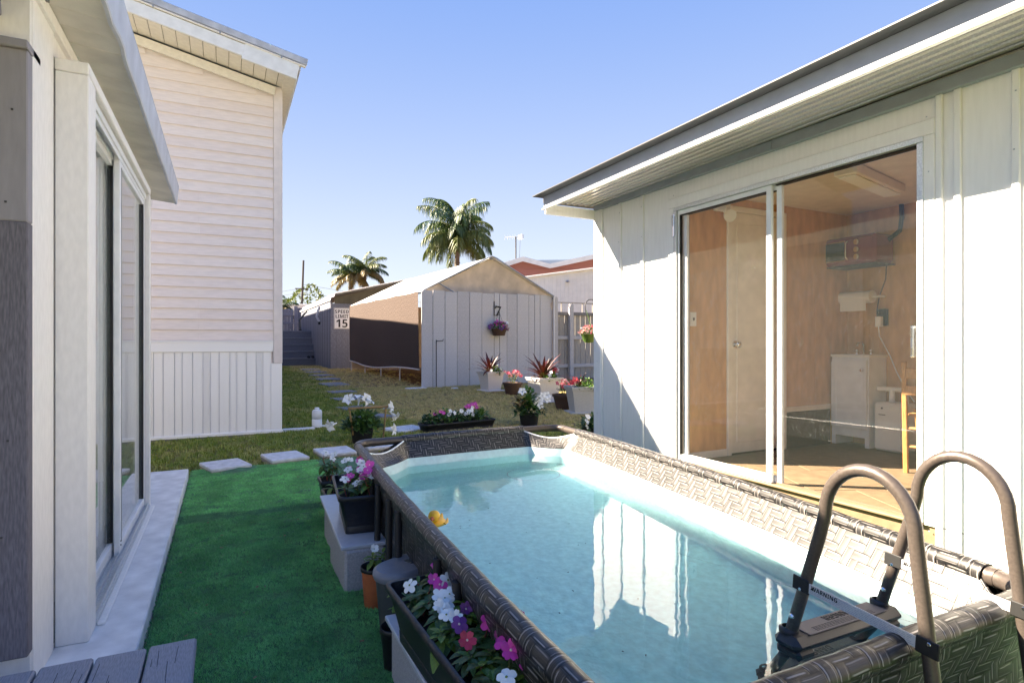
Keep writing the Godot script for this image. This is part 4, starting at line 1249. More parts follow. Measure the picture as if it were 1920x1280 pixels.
# ---------------------------------------------------------------- ladder
func ladder() -> void:
	var l := thing("pool_ladder", "brown tubular pool ladder standing astride the near pool rim with warning straps", "ladder")
	var xs := [1.41, 1.81]
	var loop := func(x: float) -> Array:
		# inner leg in the pool, bend over the top, outer leg on the ground side (z towards viewer)
		var pts: Array[Vector3] = []
		for y in [0.055, 0.30, 0.44, 0.60, 0.74]:
			pts.append(Vector3(x, y, -1.135 - (0.44 - y) * 0.30))
		var c := Vector3(x, 0.80, -0.915)
		for i in 17:
			var a := PI * i / 16.0
			pts.append(Vector3(x, 0.805 + sin(a) * 0.13, -0.917 - cos(a) * 0.112))
		for y in [0.72, 0.60, 0.45, 0.25, 0.03]:
			pts.append(Vector3(x + 0.0, y, -0.805 + (0.80 - y) * 0.12))
		return pts
	for k in 2:
		var pts: Array = loop.call(xs[k])
		part("side_rail", MB.new().tube(pts, 0.0162, 16).done(), mats["tube_brown"], l)
		part("foot_cap", MB.new().tube([Vector3(xs[k], 0.021, -0.68), Vector3(xs[k], 0.06, -0.687)], 0.021, 12).done(), mats["tube_dark"], l)
		for q in [[0.585, -1.090, 1], [0.50, -1.117, 1], [0.585, -0.766, 0]]:
			part("bolt", MB.new().lathe([Vector2(0.007, 0), Vector2(0.007, 0.004), Vector2(0.004, 0.007), Vector2(0, 0.007)], Vector3(xs[k] - 0.015, q[0], q[1]), 10, Basis(Vector3.BACK, PI / 2)).done(), mats["chrome"], l)
		# warning strap between the two legs of a loop
		var a := Vector3(xs[k] - 0.0185, 0.600, -1.105)
		var b := Vector3(xs[k] - 0.0185, 0.575, -0.752)
		var d := (b - a)
		var bs := Basis(Vector3.LEFT, d.normalized().cross(Vector3.LEFT).normalized() * -1.0, d.normalized())
		bs = Basis(Vector3.UP.cross(d).normalized(), Vector3.ZERO, Vector3.ZERO)
		var fz := d.normalized()
		var fx := Vector3.UP.cross(fz).normalized()
		var fy := fz.cross(fx)
		bs = Basis(fx, fy, fz)
		var mid := (a + b) * 0.5
		for e in [a + fz * 0.018, b - fz * 0.018]:
			part("strap_clip", boxm(Vector3(0.0055, 0.038, 0.05), 0.002), mats["black"], l, e, bs)
		var sp := part("warning_strap", boxm(Vector3(0.002, 0.026, d.length() - 0.075)), mats["strap"], l, mid, bs)
		# printing, facing out of the pool on the left side of each strap
		var tb := Basis(Vector3.BACK, Vector3.UP, Vector3.LEFT)
		var wt := text_mesh("WARNING", 0.011, 0.0006)
		var wm := part("warning_print", wt, mats["black"], sp, Vector3(-0.0013, 0.004, -d.length() * 0.5 + 0.087), tb)
		var sg := MB.new()
		sg.tri(Vector3(-0.0014, -0.001, -d.length() * 0.5 + 0.047), Vector3(-0.0014, -0.001, -d.length() * 0.5 + 0.058), Vector3(-0.0014, 0.009, -d.length() * 0.5 + 0.0525), Vector3.LEFT)
		part("warning_symbol", sg.done(), mats["black"], sp)
		var ln := MB.new()
		for r in 5:
			var z := -d.length() * 0.5 + (0.125 if r < 3 else 0.046)
			while z < d.length() * 0.5 - 0.055:
				var w := rng.randf_range(0.004, 0.013)
				ln.box(Vector3(-0.0012, 0.0085 - r * 0.0042, z + w * 0.5), Vector3(0.0005, 0.0014, w))
				z += w + 0.0025
		stuff(part("fine_print", ln.done(), mats["fascia_grey"], sp))
	# steps on the inner legs
	for k in 2:
		var y: float = [0.425, 0.20][k]
		var z := -1.135 - (0.44 - y) * 0.30
		var st := part("step", MB.new().box(Vector3.ZERO, Vector3(0.47, 0.042, 0.088), 0.018).box(Vector3(-0.19, -0.026, 0.0), Vector3(0.07, 0.03, 0.08), 0.01).box(Vector3(0.19, -0.026, 0.0), Vector3(0.07, 0.03, 0.08), 0.01).done(), mats["tube_dark"], l, Vector3(1.61, y, z + 0.012), Basis(Vector3.RIGHT, -0.02))
		var pad := part("tread_pad", boxm(Vector3(0.34, 0.003, 0.066), 0.001), mat("tread", Color(0.15, 0.125, 0.11), 0.6), st, Vector3(0, 0.0222, 0))
		part("step_lettering", text_mesh("DANGER", 0.022, 0.002), mats["tube_dark"], pad, Vector3(0.01, 0.002, -0.014), Basis(Vector3.LEFT, Vector3.FORWARD, Vector3.UP) if false else Basis(Vector3.LEFT, Vector3.BACK, Vector3.UP))
		var tl := MB.new()
		for r in 4:
			var x := -0.13
			while x < 0.12:
				var w := rng.randf_range(0.005, 0.014)
				tl.box(Vector3(x + w / 2, 0.0018, 0.006 + r * 0.006), Vector3(w, 0.0006, 0.002))
				x += w + 0.003
		stuff(part("fine_print", tl.done(), mats["tube_dark"], pad))
		for e in [-0.20, 0.20]:
			part("leg_socket", MB.new().lathe([Vector2(0.026, 0.0), Vector2(0.026, 0.012), Vector2(0.018, 0.016)], Vector3.ZERO, 16).done(), mats["tube_dark"], st, Vector3(e, 0.02, -0.012))


# ---------------------------------------------------------------- canopy, fences, small shed
func picket(w: float, h: float, ear_l: bool, ear_r: bool, t := 0.018) -> ArrayMesh:
	var e := minf(0.045, w * 0.4)
	var poly := [Vector2(0, 0), Vector2(w, 0), Vector2(w, h - (e if ear_r else 0.006)), Vector2(w - (e if ear_r else 0.006), h), Vector2(e if ear_l else 0.006, h), Vector2(0, h - (e if ear_l else 0.006))]
	return MB.new().prism(poly, t, Basis.IDENTITY, Vector3(0, 0, -t)).done()


func canopy_and_fences() -> void:
	var fm := [mats["fence_a"], mats["fence_b"], mats["fence_c"], mats["fence_a"], mats["fence_c"]]
	# front screen of grey boards; local x along the fence
	var f := thing("board_fence", "pale grey painted board fence panel in front of the white canopy", "fence", Vector3(4.281, 0.12, -13.82), deg_to_rad(7.287))
	var cuts := [0.0, 0.305, 0.633, 0.974, 1.333, 1.694, 2.064, 2.227, 2.46, 2.783, 3.165, 3.361, 3.54, 3.961, 4.167]
	for i in cuts.size() - 1:
		var w: float = cuts[i + 1] - cuts[i] - 0.013
		part("fence_board", picket(w, 2.375 + sin(i * 2.3) * 0.012 + i * 0.002, i == 0, i == cuts.size() - 2), fm[(i * 2) % 5], f, Vector3(cuts[i] + 0.006, 0.0, (i * 7 % 5) * 0.0022))
	for y in [0.3, 1.2, 2.1]:
		bx("fence_rail", f, mats["fence_b"], Vector3(0.05, y, -0.06), Vector3(4.1, y + 0.09, -0.02))
	bx("backing", f, mats["fence_dark"], Vector3(0.02, 0.05, -0.032), Vector3(4.15, 2.25, -0.022))
	var lr := thing("latch_rod", "thin bent dark rod standing against the grey board fence", "rod", f.transform * Vector3(0.385, 0.0, 0.03), f.rotation.y)
	part("rod", MB.new().tube([Vector3(0, 0.0, 0), Vector3(0, 1.17, 0), Vector3(0.004, 1.14, 0.02), Vector3(0.17, 1.145, 0.02), Vector3(0.175, 1.19, 0.02)], 0.009, 6).done(), mats["black"], lr)
	# house number and hanging bracket
	var hn := thing("house_number", "black serif number 7 on the pale grey board fence", "number", f.transform * Vector3(2.10, 1.81, 0.022), f.rotation.y)
	part("digit", text_mesh("7", 0.26, 0.012, "Droid Serif"), mats["black"], hn, Vector3(0.06, 0.11, 0), Basis(Vector3.BACK, -0.12))
	var bk := thing("wall_bracket", "small black wall bracket beside the number on the fence", "bracket", f.transform * Vector3(2.055, 1.80, 0.02), f.rotation.y)
	part("plate", boxm(Vector3(0.025, 0.38, 0.014), 0.004), mats["black"], bk, Vector3(0, 0.19, 0))
	part("arm", MB.new().tube([Vector3(0, 0.02, 0), Vector3(0, 0.0, 0.10), Vector3(0.02, 0.03, 0.20), Vector3(0.03, 0.0, 0.22)], 0.008, 6).done(), mats["black"], bk)

	# white canopy, turned a little
	var c := thing("canopy", "white gabled carport canopy with a tan lining and brown shade cloth side", "canopy", Vector3(4.36, 0.0, -13.98), deg_to_rad(3.6))
	var W := 3.86
	var He := 2.50
	var Hr := 3.46
	var D := 6.8
	# roof sheets, slightly sagging between the ribs
	for side in [0, 1]:
		var mb := MB.new()
		var nu := 8
		var nv := 24
		var pt := func(i: int, j: int, dy: float) -> Vector3:
			var u := float(i) / nu
			var v := float(j) / nv
			var x := lerpf(-0.06, W / 2, u)
			var y := lerpf(He - 0.03, Hr, u) - 0.02 * sin(PI * u) * absf(sin(PI * v * 4.0)) + dy
			if side == 1: x = W - x
			return Vector3(x, y, -v * D)
		for i in nu:
			for j in nv:
				mb.quad(pt.call(i, j, 0), pt.call(i + 1, j, 0), pt.call(i + 1, j + 1, 0), pt.call(i, j + 1, 0), Vector3.UP, 0)
				mb.quad(pt.call(i, j, -0.004), pt.call(i + 1, j, -0.004), pt.call(i + 1, j + 1, -0.004), pt.call(i, j + 1, -0.004), Vector3.DOWN, 0)
		part("roof_sheet", mb.done(), mats["tarp_white"], c)
	# front gable lining behind the front rafters
	var gp := MB.new()
	var gn := 14
	for i in gn:
		for j in 8:
			var q := func(a: int, b: int) -> Vector3:
				var u := float(a) / gn
				var x := lerpf(0.0, W, u)
				var yt := lerpf(He, Hr, 1.0 - absf(u * 2.0 - 1.0)) - 0.03
				return Vector3(x, lerpf(He - 0.45, yt, b / 8.0), -0.10 - 0.05 * sin(u * 9.0 + b * 0.5) * (1.0 - b / 8.0) - 0.4 * (1.0 - absf(u * 2.0 - 1.0)) * (1.0 - b / 8.0))
			gp.quad(q.call(i, j), q.call(i + 1, j), q.call(i + 1, j + 1), q.call(i, j + 1), Vector3.BACK, 0)
	part("gable_lining", gp.done(), mats["tarp_tan"], c)
	var gm: Material = mats["fascia_grey"]
	for z in [0.0, -D / 4, -D / 2, -D * 0.75, -D]:
		var dn := 0.0 if z == 0.0 else 0.09
		part("rafter", MB.new().tube([Vector3(0, He - dn, z), Vector3(W / 2 - 0.12, Hr - 0.03 - dn, z), Vector3(W / 2, Hr + 0.01 - dn, z), Vector3(W / 2 + 0.12, Hr - 0.03 - dn, z), Vector3(W, He - dn, z)], 0.021, 8).done(), gm, c)
		for x in [0.0, W]:
			part("pole", MB.new().tube([Vector3(x, He, z), Vector3(x, gh(-14.0 + z) - 0.02, z)], 0.021, 8).done(), mats["metal_pale"], c)
	for q in [[0.0, He - 0.05], [W / 2, Hr - 0.05], [W, He - 0.05]]:
		part("purlin", MB.new().tube([Vector3(q[0], q[1], 0), Vector3(q[0], q[1], -D)], 0.02, 8).done(), gm, c)
	part("brace", MB.new().tube([Vector3(0.45, He + 0.21, -0.04), Vector3(1.5, He - 0.35, -0.04)], 0.016, 8).done(), gm, c)
	# shade cloth side: hanging, hem sagging
	var sc := MB.new()
	var sp := func(i: int, j: int) -> Vector3:
		var v := i / 40.0
		var u := j / 10.0
		var yb := gh(-14.0 - v * D) + lerpf(0.42, 0.30, v) - 0.10 * sin(PI * clampf(v * 1.2, 0.0, 1.0)) + 0.06 * sin(v * 7.0)
		return Vector3(-0.06 + 0.03 * sin(v * 11.0 + u * 2.0) * u, lerpf(He - 0.01 - 0.02 * absf(sin(v * 12.0)), yb, u), -0.15 - v * (D - 0.15))
	for i in 40:
		for j in 10:
			sc.quad(sp.call(i, j), sp.call(i + 1, j), sp.call(i + 1, j + 1), sp.call(i, j + 1), Vector3.LEFT, 0)
	part("shade_cloth", sc.done(), mats["shade_cloth"], c)
	var hem := []
	for i in 41: hem.append(sp.call(i, 10))
	part("hem_pipe", MB.new().tube(hem, 0.018, 6).done(), mats["metal_pale"], c)
	bx("back_sheet", c, mats["tarp_tan"], Vector3(0.0, 0.3, -D - 0.02), Vector3(W, He, -D))
	bx("right_sheet", c, mats["tarp_tan"], Vector3(W + 0.0, 0.25, -D), Vector3(W + 0.01, He, 0.0))

	# speed limit panel and the small shed behind it
	var s := thing("garden_shed", "blue grey boarded shed with a lean-to metal roof behind the speed limit sign", "shed", Vector3(3.473, 0.23, -22.3))
	for i in 4:
		bx("front_board", s, mats["slate_blue"], Vector3(i * 0.203, 0.0, -0.03 + (i % 2) * 0.004), Vector3(i * 0.203 + 0.196, 2.41, 0.0), 0.004)
	bx("front_backing", s, mats["slate_dark"], Vector3(0.0, 0.0, -0.05), Vector3(0.81, 2.38, -0.032))
	for i in 44:
		bx("side_board", s, mats["slate_blue"] if i % 3 else mats["slate_dark"], Vector3(-0.006 * (i % 2), 0.0, -0.06 - i * 0.205), Vector3(0.02, 2.52, -0.06 - i * 0.205 - 0.196), 0.003)
	bx("side_backing", s, mats["slate_dark"], Vector3(0.021, 0.0, -9.1), Vector3(0.05, 2.5, -0.06))
	bx("far_wall", s, mats["slate_dark"], Vector3(0.0, 0.0, -9.2), Vector3(3.6, 2.5, -9.1))
	# roof: mono pitch rising to the right, ribbed sheet
	var ra := atan(0.235)
	var rb := Basis(Vector3.BACK, ra)
	var rs := MB.new()
	for k in 15:
		rs.box(Vector3(1.42, 0.012, 0.55 - k * 0.66 - 0.33), Vector3(2.95, 0.012, 0.655))
		rs.box(Vector3(1.42, 0.03, 0.55 - k * 0.66), Vector3(2.95, 0.03, 0.05), 0.01)
	part("roof_sheet", rs.done(), mats["metal_pale"], s, Vector3(0.12, 2.72, 0), rb)
	part("roof_underside", boxm(Vector3(2.95, 0.03, 9.8)), mats["roof_dark"], s, Vector3(0.12, 2.715, -4.4) + rb * Vector3(1.42, -0.015, 0), rb)
	part("eave_trim", boxm(Vector3(0.02, 0.10, 9.8), 0.004), mats["gutter"], s, Vector3(0.06, 2.68, -4.4))
	part("eave_fascia", boxm(Vector3(0.02, 0.08, 9.6), 0.004), mats["metal_pale"], s, Vector3(-0.03, 2.545, -4.6))
	part("gable_sheet", MB.new().prism([Vector2(0.2, 2.42), Vector2(3.0, 2.42), Vector2(3.0, 3.33), Vector2(0.2, 2.66)], 0.01, Basis.IDENTITY, Vector3(0, 0, -0.35)).done(), mats["gable_olive"], s)
	# speed sign
	var sg := thing("speed_limit_sign", "white speed limit 15 road sign on the blue grey panel", "sign", Vector3(3.875, 2.098, -22.285))
	part("plate", boxm(Vector3(0.58, 0.78, 0.006), 0.002), mats["sign_white"], sg)
	for q in [[0, 0.374, 0.55, 0.012], [0, -0.374, 0.55, 0.012]]:
		bx("border", sg, mats["black"], Vector3(-q[2] / 2, q[1] - 0.006, 0.0035), Vector3(q[2] / 2, q[1] + 0.006, 0.0055))
	for x in [-0.275, 0.275]:
		bx("border", sg, mats["black"], Vector3(x - 0.006, -0.368, 0.0035), Vector3(x + 0.006, 0.368, 0.0055))
	for q in [["SPEED", 0.245, 0.125], ["LIMIT", 0.075, 0.125], ["15", -0.185, 0.29]]:
		part("lettering", text_mesh(q[0], q[2], 0.003), mats["black"], sg, Vector3(0, q[1], 0.005))
	# folded awning brackets on the shed side
	for k in 2:
		var ab := thing("awning_arm", ["dark folded awning arm on the shed side, farther along", "pale folded awning arm on the shed side nearer the sign"][k], "arm", Vector3(3.44, 2.25, [-29.0, -25.0][k]))
		part("arm", MB.new().tube([Vector3(0, 0.42, 0), Vector3(-0.32 if k == 0 else -0.10, 0.0, 0.05), Vector3(-0.30 if k == 0 else 0.0, -0.45 + 0.25 * k, 0.1)], 0.045, 8).done(), mats["bin_body"] if k == 0 else mats["gutter"], ab)
		part("end_cap", MB.new().tube([Vector3(-0.30 if k == 0 else 0.0, -0.45 + 0.25 * k, 0.1), Vector3(-0.28 if k == 0 else 0.02, -0.56 + 0.25 * k, 0.1)], 0.06, 8).done(), mats["black"], ab)

	# steps up to the house's side door
	var stp := thing("wooden_steps", "flight of blue grey wooden steps beyond the beige house corner", "steps", Vector3(0.75, 0.25, -26.3))
	for i in 5:
		var y := i * 0.29
		bx("riser", stp, mats["slate_dark"], Vector3(0.0, y, -0.33 * i - 0.02), Vector3(2.78, y + 0.262, -0.33 * i))
		bx("tread", stp, mats["slate_blue"], Vector3(-0.02, y + 0.262, -0.33 * (i + 1) - 0.02), Vector3(2.80, y + 0.292, -0.33 * i + 0.03), 0.005)
	bx("landing", stp, mats["slate_blue"], Vector3(-0.02, 1.455, -6.0), Vector3(2.80, 1.485, -1.68), 0.005)
	var shs := thing("shoes", "pair of black shoes on the lowest step", "shoes", Vector3(3.22, 0.545, -26.45))
	for k in 2:
		part("shoe", MB.new().tube([Vector3(0.17 * k, 0.05, -0.10), Vector3(0.17 * k, 0.045, 0.0), Vector3(0.17 * k, 0.035, 0.12)], 0.06, 8, false, 0.045).done(), mats["black"], shs)
	# back gate behind the steps
	var g := thing("back_gate", "blue grey picket gate at the end of the side path", "gate", Vector3(1.2, 0.25, -33.2))
	for i in 13:
		part("gate_board", picket(0.15, 2.72 + 0.02 * sin(i * 1.9), true, true), mats["slate_blue"], g, Vector3(i * 0.16, 0, 0))
	for y in [1.9, 2.35]:
		bx("gate_rail", g, mats["slate_blue"], Vector3(0.0, y, 0.002), Vector3(2.07, y + 0.13, 0.04), 0.004)
	part("gate_brace", boxm(Vector3(0.11, 1.9, 0.03), 0.004), mats["slate_blue"], g, Vector3(1.6, 1.2, 0.03), Basis(Vector3.BACK, -0.5))
	var gpst := bx("gate_post", g, mats["slate_blue"], Vector3(2.09, 0, -0.06), Vector3(2.28, 2.86, 0.06), 0.01)
	for i in 7:
		part("gate_board", picket(0.15, 2.78, false, false), mats["slate_dark"], g, Vector3(2.29 + i * 0.156, 0, 0))

	# tan grey fence to the right with a raised rail on top
	var rf := thing("tall_fence", "tan grey board fence with an open top rail at the far right of the lawn", "fence", Vector3(7.6, 0.13, -14.75), deg_to_rad(4.0))
	for i in 26:
		var x := i * 0.19
		part("fence_board", picket(0.178, 1.98, false, false), mats["fence_tan"], rf, Vector3(x, 0, 0))
		if i % 2 == 0:
			bx("top_baluster", rf, mats["fence_tan"], Vector3(x + 0.07, 1.98, -0.02), Vector3(x + 0.10, 2.24, 0.0))
	for y in [0.36, 1.18, 1.88]:
		bx("fence_rail", rf, mats["fence_b"] if y < 1.5 else mats["fence_dark"], Vector3(0, y, 0.002), Vector3(5.0, y + 0.10, 0.045), 0.005)
	bx("top_rail", rf, mats["fence_tan"], Vector3(0, 2.24, -0.03), Vector3(5.0, 2.27, 0.015), 0.004)
	for x in [1.42, 3.6]:
		bx("fence_post", rf, mats["fence_b"], Vector3(x, 0, 0.046), Vector3(x + 0.13, 2.20, 0.15), 0.008)


# ---------------------------------------------------------------- far things
func far_background() -> void:
	# white ribbed metal building beyond the right fence
	var m := thing("metal_outbuilding", "pale ribbed metal outbuilding beyond the right fence", "building", Vector3(9.9, 0.25, -19.65), deg_to_rad(-26.0))
	part("wall", MB.new().prism([Vector2(-0.6, 0), Vector2(7.5, 0), Vector2(7.5, 4.28), Vector2(-0.6, 3.24)], -2.5, Basis.IDENTITY, Vector3.ZERO).done(), mats["metal_pale"], m)
	for i in 54:
		bx("wall_rib", m, mats["metal_pale"], Vector3(-0.6 + i * 0.15, 0.05, 0.0), Vector3(-0.565 + i * 0.15, 3.22 + i * 0.019, 0.014), 0.004)
	part("roof_edge", boxm(Vector3(8.3, 0.06, 2.7), 0.01), mats["tarp_white"], m, Vector3(3.45, 3.80, -1.2), Basis(Vector3.BACK, 0.128))
	var wl := thing("wall_lamp", "small dark wall lamp on the pale metal outbuilding", "lamp", m.transform * Vector3(1.75, 3.22, 0.02), m.rotation.y)
	part("plate", boxm(Vector3(0.08, 0.06, 0.03), 0.004), mats["fascia_grey"], wl)
	part("shade", MB.new().lathe([Vector2(0.02, 0.06), Vector2(0.09, 0.0), Vector2(0.085, 0.0), Vector2(0, 0.05)], Vector3(0, -0.01, 0.09), 10).done(), mats["fascia_grey"], wl)

	# pink house with a white zigzag fascia
	var h := thing("pink_house", "salmon pink house with a white zigzag roof fascia behind the canopy", "house", Vector3(12.0, 0.25, -25.3), deg_to_rad(-26.0))
	bx("wall", h, mats["pink_wall"], Vector3(-0.3, 0, -6.0), Vector3(9.5, 4.35, 0.0))
	for i in 13:
		bx("siding_board", h, mats["pink_wall"], Vector3(-0.3, 2.6 + i * 0.14, 0.002), Vector3(9.5, 2.6 + i * 0.14 + 0.134, 0.016), 0.004)
	var zig := [Vector2(-0.5, 4.55), Vector2(0.78, 4.95), Vector2(2.05, 4.62), Vector2(4.3, 5.10), Vector2(9.8, 6.1)]
	for i in zig.size() - 1:
		var a: Vector2 = zig[i]
		var b: Vector2 = zig[i + 1]
		part("fascia", MB.new().prism([a, b, b + Vector2(0, -0.21), a + Vector2(0, -0.21)], -0.05, Basis.IDENTITY, Vector3(0, 0, 0.42)).done(), mats["tarp_white"], h)
		part("roof", MB.new().prism([a + Vector2(0, 0.02), b + Vector2(0, 0.02), b + Vector2(0, -0.03), a + Vector2(0, -0.03)], -6.5, Basis.IDENTITY, Vector3(0, 0, 0.40)).done(), mats["roof_grey"], h)
		part("gable_infill", MB.new().prism([Vector2(a.x, 4.2), Vector2(b.x, 4.2), b + Vector2(0, -0.1), a + Vector2(0, -0.1)], -0.04, Basis.IDENTITY, Vector3(0, 0, -0.02)).done(), mats["pink_wall"], h)
	part("ridge_roof", MB.new().prism([Vector2(1.2, 4.6), Vector2(1.5, 5.02), Vector2(4.0, 5.06), Vector2(4.3, 4.9)], -4.5, Basis.IDENTITY, Vector3(0, 0, -1.2)).done(), mats["roof_grey"], h)
	# television aerial
	var a := thing("tv_aerial", "rooftop television aerial on a thin mast by the pink house", "antenna", Vector3(13.0, 3.9, -26.3))
	part("mast", MB.new().tube([Vector3(0, 0, 0), Vector3(0, 2.55, 0)], 0.035, 8).done(), mats["pole"], a)
	var bm := MB.new().tube([Vector3(-0.50, 2.50, -0.22), Vector3(0.28, 2.56, 0.12)], 0.022, 6).done()
	part("boom", bm, mats["gutter"], a)
	for i in 7:
		var t := i / 6.0
		var o := Vector3(-0.50, 2.50, -0.22).lerp(Vector3(0.2, 2.55, 0.09), t)
		part("element", MB.new().tube([o + Vector3(-0.07, 0.08, 0.16), o + Vector3(0.07, -0.08, -0.16)], 0.012, 5).done(), mats["gutter"], a)
	part("reflector", boxm(Vector3(0.10, 0.24, 0.40), 0.01), mats["gutter"], a, Vector3(0.24, 2.53, 0.1))
	part("guy_wire", MB.new().tube([Vector3(0.20, 2.40, 0.08), Vector3(0.14, 0.9, 0.06)], 0.008, 5).done(), mats["pole"], a)

	# utility pole with wires
	var p := thing("utility_pole", "leaning dark utility pole with thin wires in the far distance", "pole", Vector3(6.35, 0.25, -58.0))
	part("pole_shaft", MB.new().tube([Vector3(-0.05, 0, 0), Vector3(0.24, 8.55, 0)], 0.13, 10, false, 0.09).done(), mats["pole"], p)
	part("cross_arm", boxm(Vector3(1.2, 0.09, 0.09)), mats["pole"], p, Vector3(0.1, 5.9, 0))
	for q in [[0.15, 5.95, 12.5, 3.6, 0.0], [0.15, 5.6, 12.5, 2.6, 4.0], [-0.1, 5.9, -16.0, 4.6, -8.0], [-0.1, 5.5, -16.0, 4.8, -14.0], [0.2, 6.3, 30.0, 5.0, -10.0]]:
		var w := []
		for i in 9:
			var t := i / 8.0
			w.append(Vector3(lerpf(q[0], q[2], t), lerpf(q[1], q[3], t) - 0.5 * sin(PI * t), q[4] * t))
		part("wire", MB.new().tube(w, 0.014, 4).done(), mats["pole"], p)
	# low white building past the gate
	var b := thing("white_trailer", "long low white building seen over the back gate", "building", Vector3(-6.0, 0.25, -46.0))
	bx("wall", b, mats["metal_pale"], Vector3(0, 0, -4), Vector3(12.6, 3.35, 0))
	bx("roof", b, mats["tarp_white"], Vector3(-0.3, 3.35, -4.3), Vector3(12.9, 3.75, 0.35), 0.06)
	bx("roof_lip", b, mats["cream"], Vector3(-0.3, 3.30, 0.2), Vector3(12.9, 3.4, 0.38), 0.02)
	# lime green shrub tree
	var t := thing("lime_shrub_tree", "bright lime green rounded tree behind the utility pole", "tree", Vector3(7.2, 0.25, -60.0))
	part("trunk", MB.new().tube([Vector3(0, 0, 0), Vector3(0.1, 2.0, 0), Vector3(0.0, 3.6, 0.2)], 0.22, 8, false, 0.1).done(), mats["bark"], t)
	var cr := MB.new()
	for i in 1500:
		var d := Vector3(rng.randfn(), rng.randfn(), rng.randfn()).normalized()
		var lump := 0.72 + 0.28 * sin(d.x * 5.0 + 1.0) * cos(d.z * 4.0) + 0.12 * sin(d.y * 9.0)
		var o := Vector3(d.x * 2.9, d.y * 1.9 + 4.1, d.z * 2.3) * Vector3(lump, 1, lump) + Vector3(0, (lump - 0.7) * d.y * 1.4, 0)
		leaf_tri(cr, o, d, rng.randf_range(0.16, 0.34))
	part("crown", cr.done(), mats["shrub_lime"], t)
	var t2 := thing("low_hedge", "low yellow green bush at the far end beside the small palm", "bush", Vector3(3.6, 0.25, -52.0))
	var c2 := MB.new()
	for i in 700:
		var d := Vector3(rng.randfn(), absf(rng.randfn()), rng.randfn()).normalized()
		leaf_tri(c2, Vector3(d.x * 2.2, d.y * 1.0 + 3.0, d.z) * (0.8 + 0.25 * sin(d.x * 7.0)), d, rng.randf_range(0.14, 0.3))
	for k in 3:
		c2.tube([Vector3(-1.0 + k, 0, 0), Vector3(-0.9 + k, 3.0, 0)], 0.06, 6)
	part("foliage", c2.done(), mats["leaf_lime"], t2)


func leaf_tri(mb: MB, o: Vector3, d: Vector3, s: float) -> void:
	var r := Vector3(rng.randfn(), rng.randfn(), rng.randfn()).normalized()
	var x := (d * 0.5 + r).normalized()
	var y := x.cross(Vector3(rng.randfn(), rng.randfn(), rng.randfn())).normalized()
	mb.tri(o - y * s * 0.35, o + y * s * 0.35, o + x * s, x.cross(y), -1)


# ---------------------------------------------------------------- palms
func frond(mb: MB, o: Vector3, az: float, el: float, length: float, droop: float, leaf: float, hang: float) -> void:
	var n := 13
	var pts: Array[Vector3] = []
	var p := o
	var e := el
	var d2 := Vector3(cos(az), 0, sin(az))
	for i in n + 1:
		pts.append(p)
		p += (d2 * cos(e) + Vector3.UP * sin(e)) * length / n
		e -= droop / n * (0.5 + float(i) / n)
	mb.tube(pts, 0.035, 5, false, 0.008)
	var side := Vector3(-d2.z, 0, d2.x)
	for i in range(1, n + 1):
		for h in 5:
			var t := (i + h / 5.0) / (n + 1)
			var q := pts[i - 1].lerp(pts[i], h / 5.0)
			var fw := (pts[i] - pts[i - 1]).normalized()
			var ln := leaf * (sin(PI * clampf(t * 0.9 + 0.08, 0, 1)) * 0.75 + 0.25) * rng.randf_range(0.8, 1.15)
			for s in [-1.0, 1.0]:
				var out: Vector3 = (side * s + fw * 0.75 + Vector3.DOWN * hang * rng.randf_range(0.3, 1.2)).normalized()
				var wv := out.cross(Vector3(rng.randfn() * 0.3, 1, rng.randfn() * 0.3)).normalized() * 0.022
				var m: Vector3 = q + out * ln * 0.5
				var tip: Vector3 = q + out * ln * 0.93 + Vector3.DOWN * ln * 0.32 * hang
				mb.tri(q - wv, q + wv, m + wv, Vector3.UP)
				mb.tri(q - wv, m + wv, m - wv, Vector3.UP)
				mb.tri(m - wv, m + wv, tip, Vector3.UP)


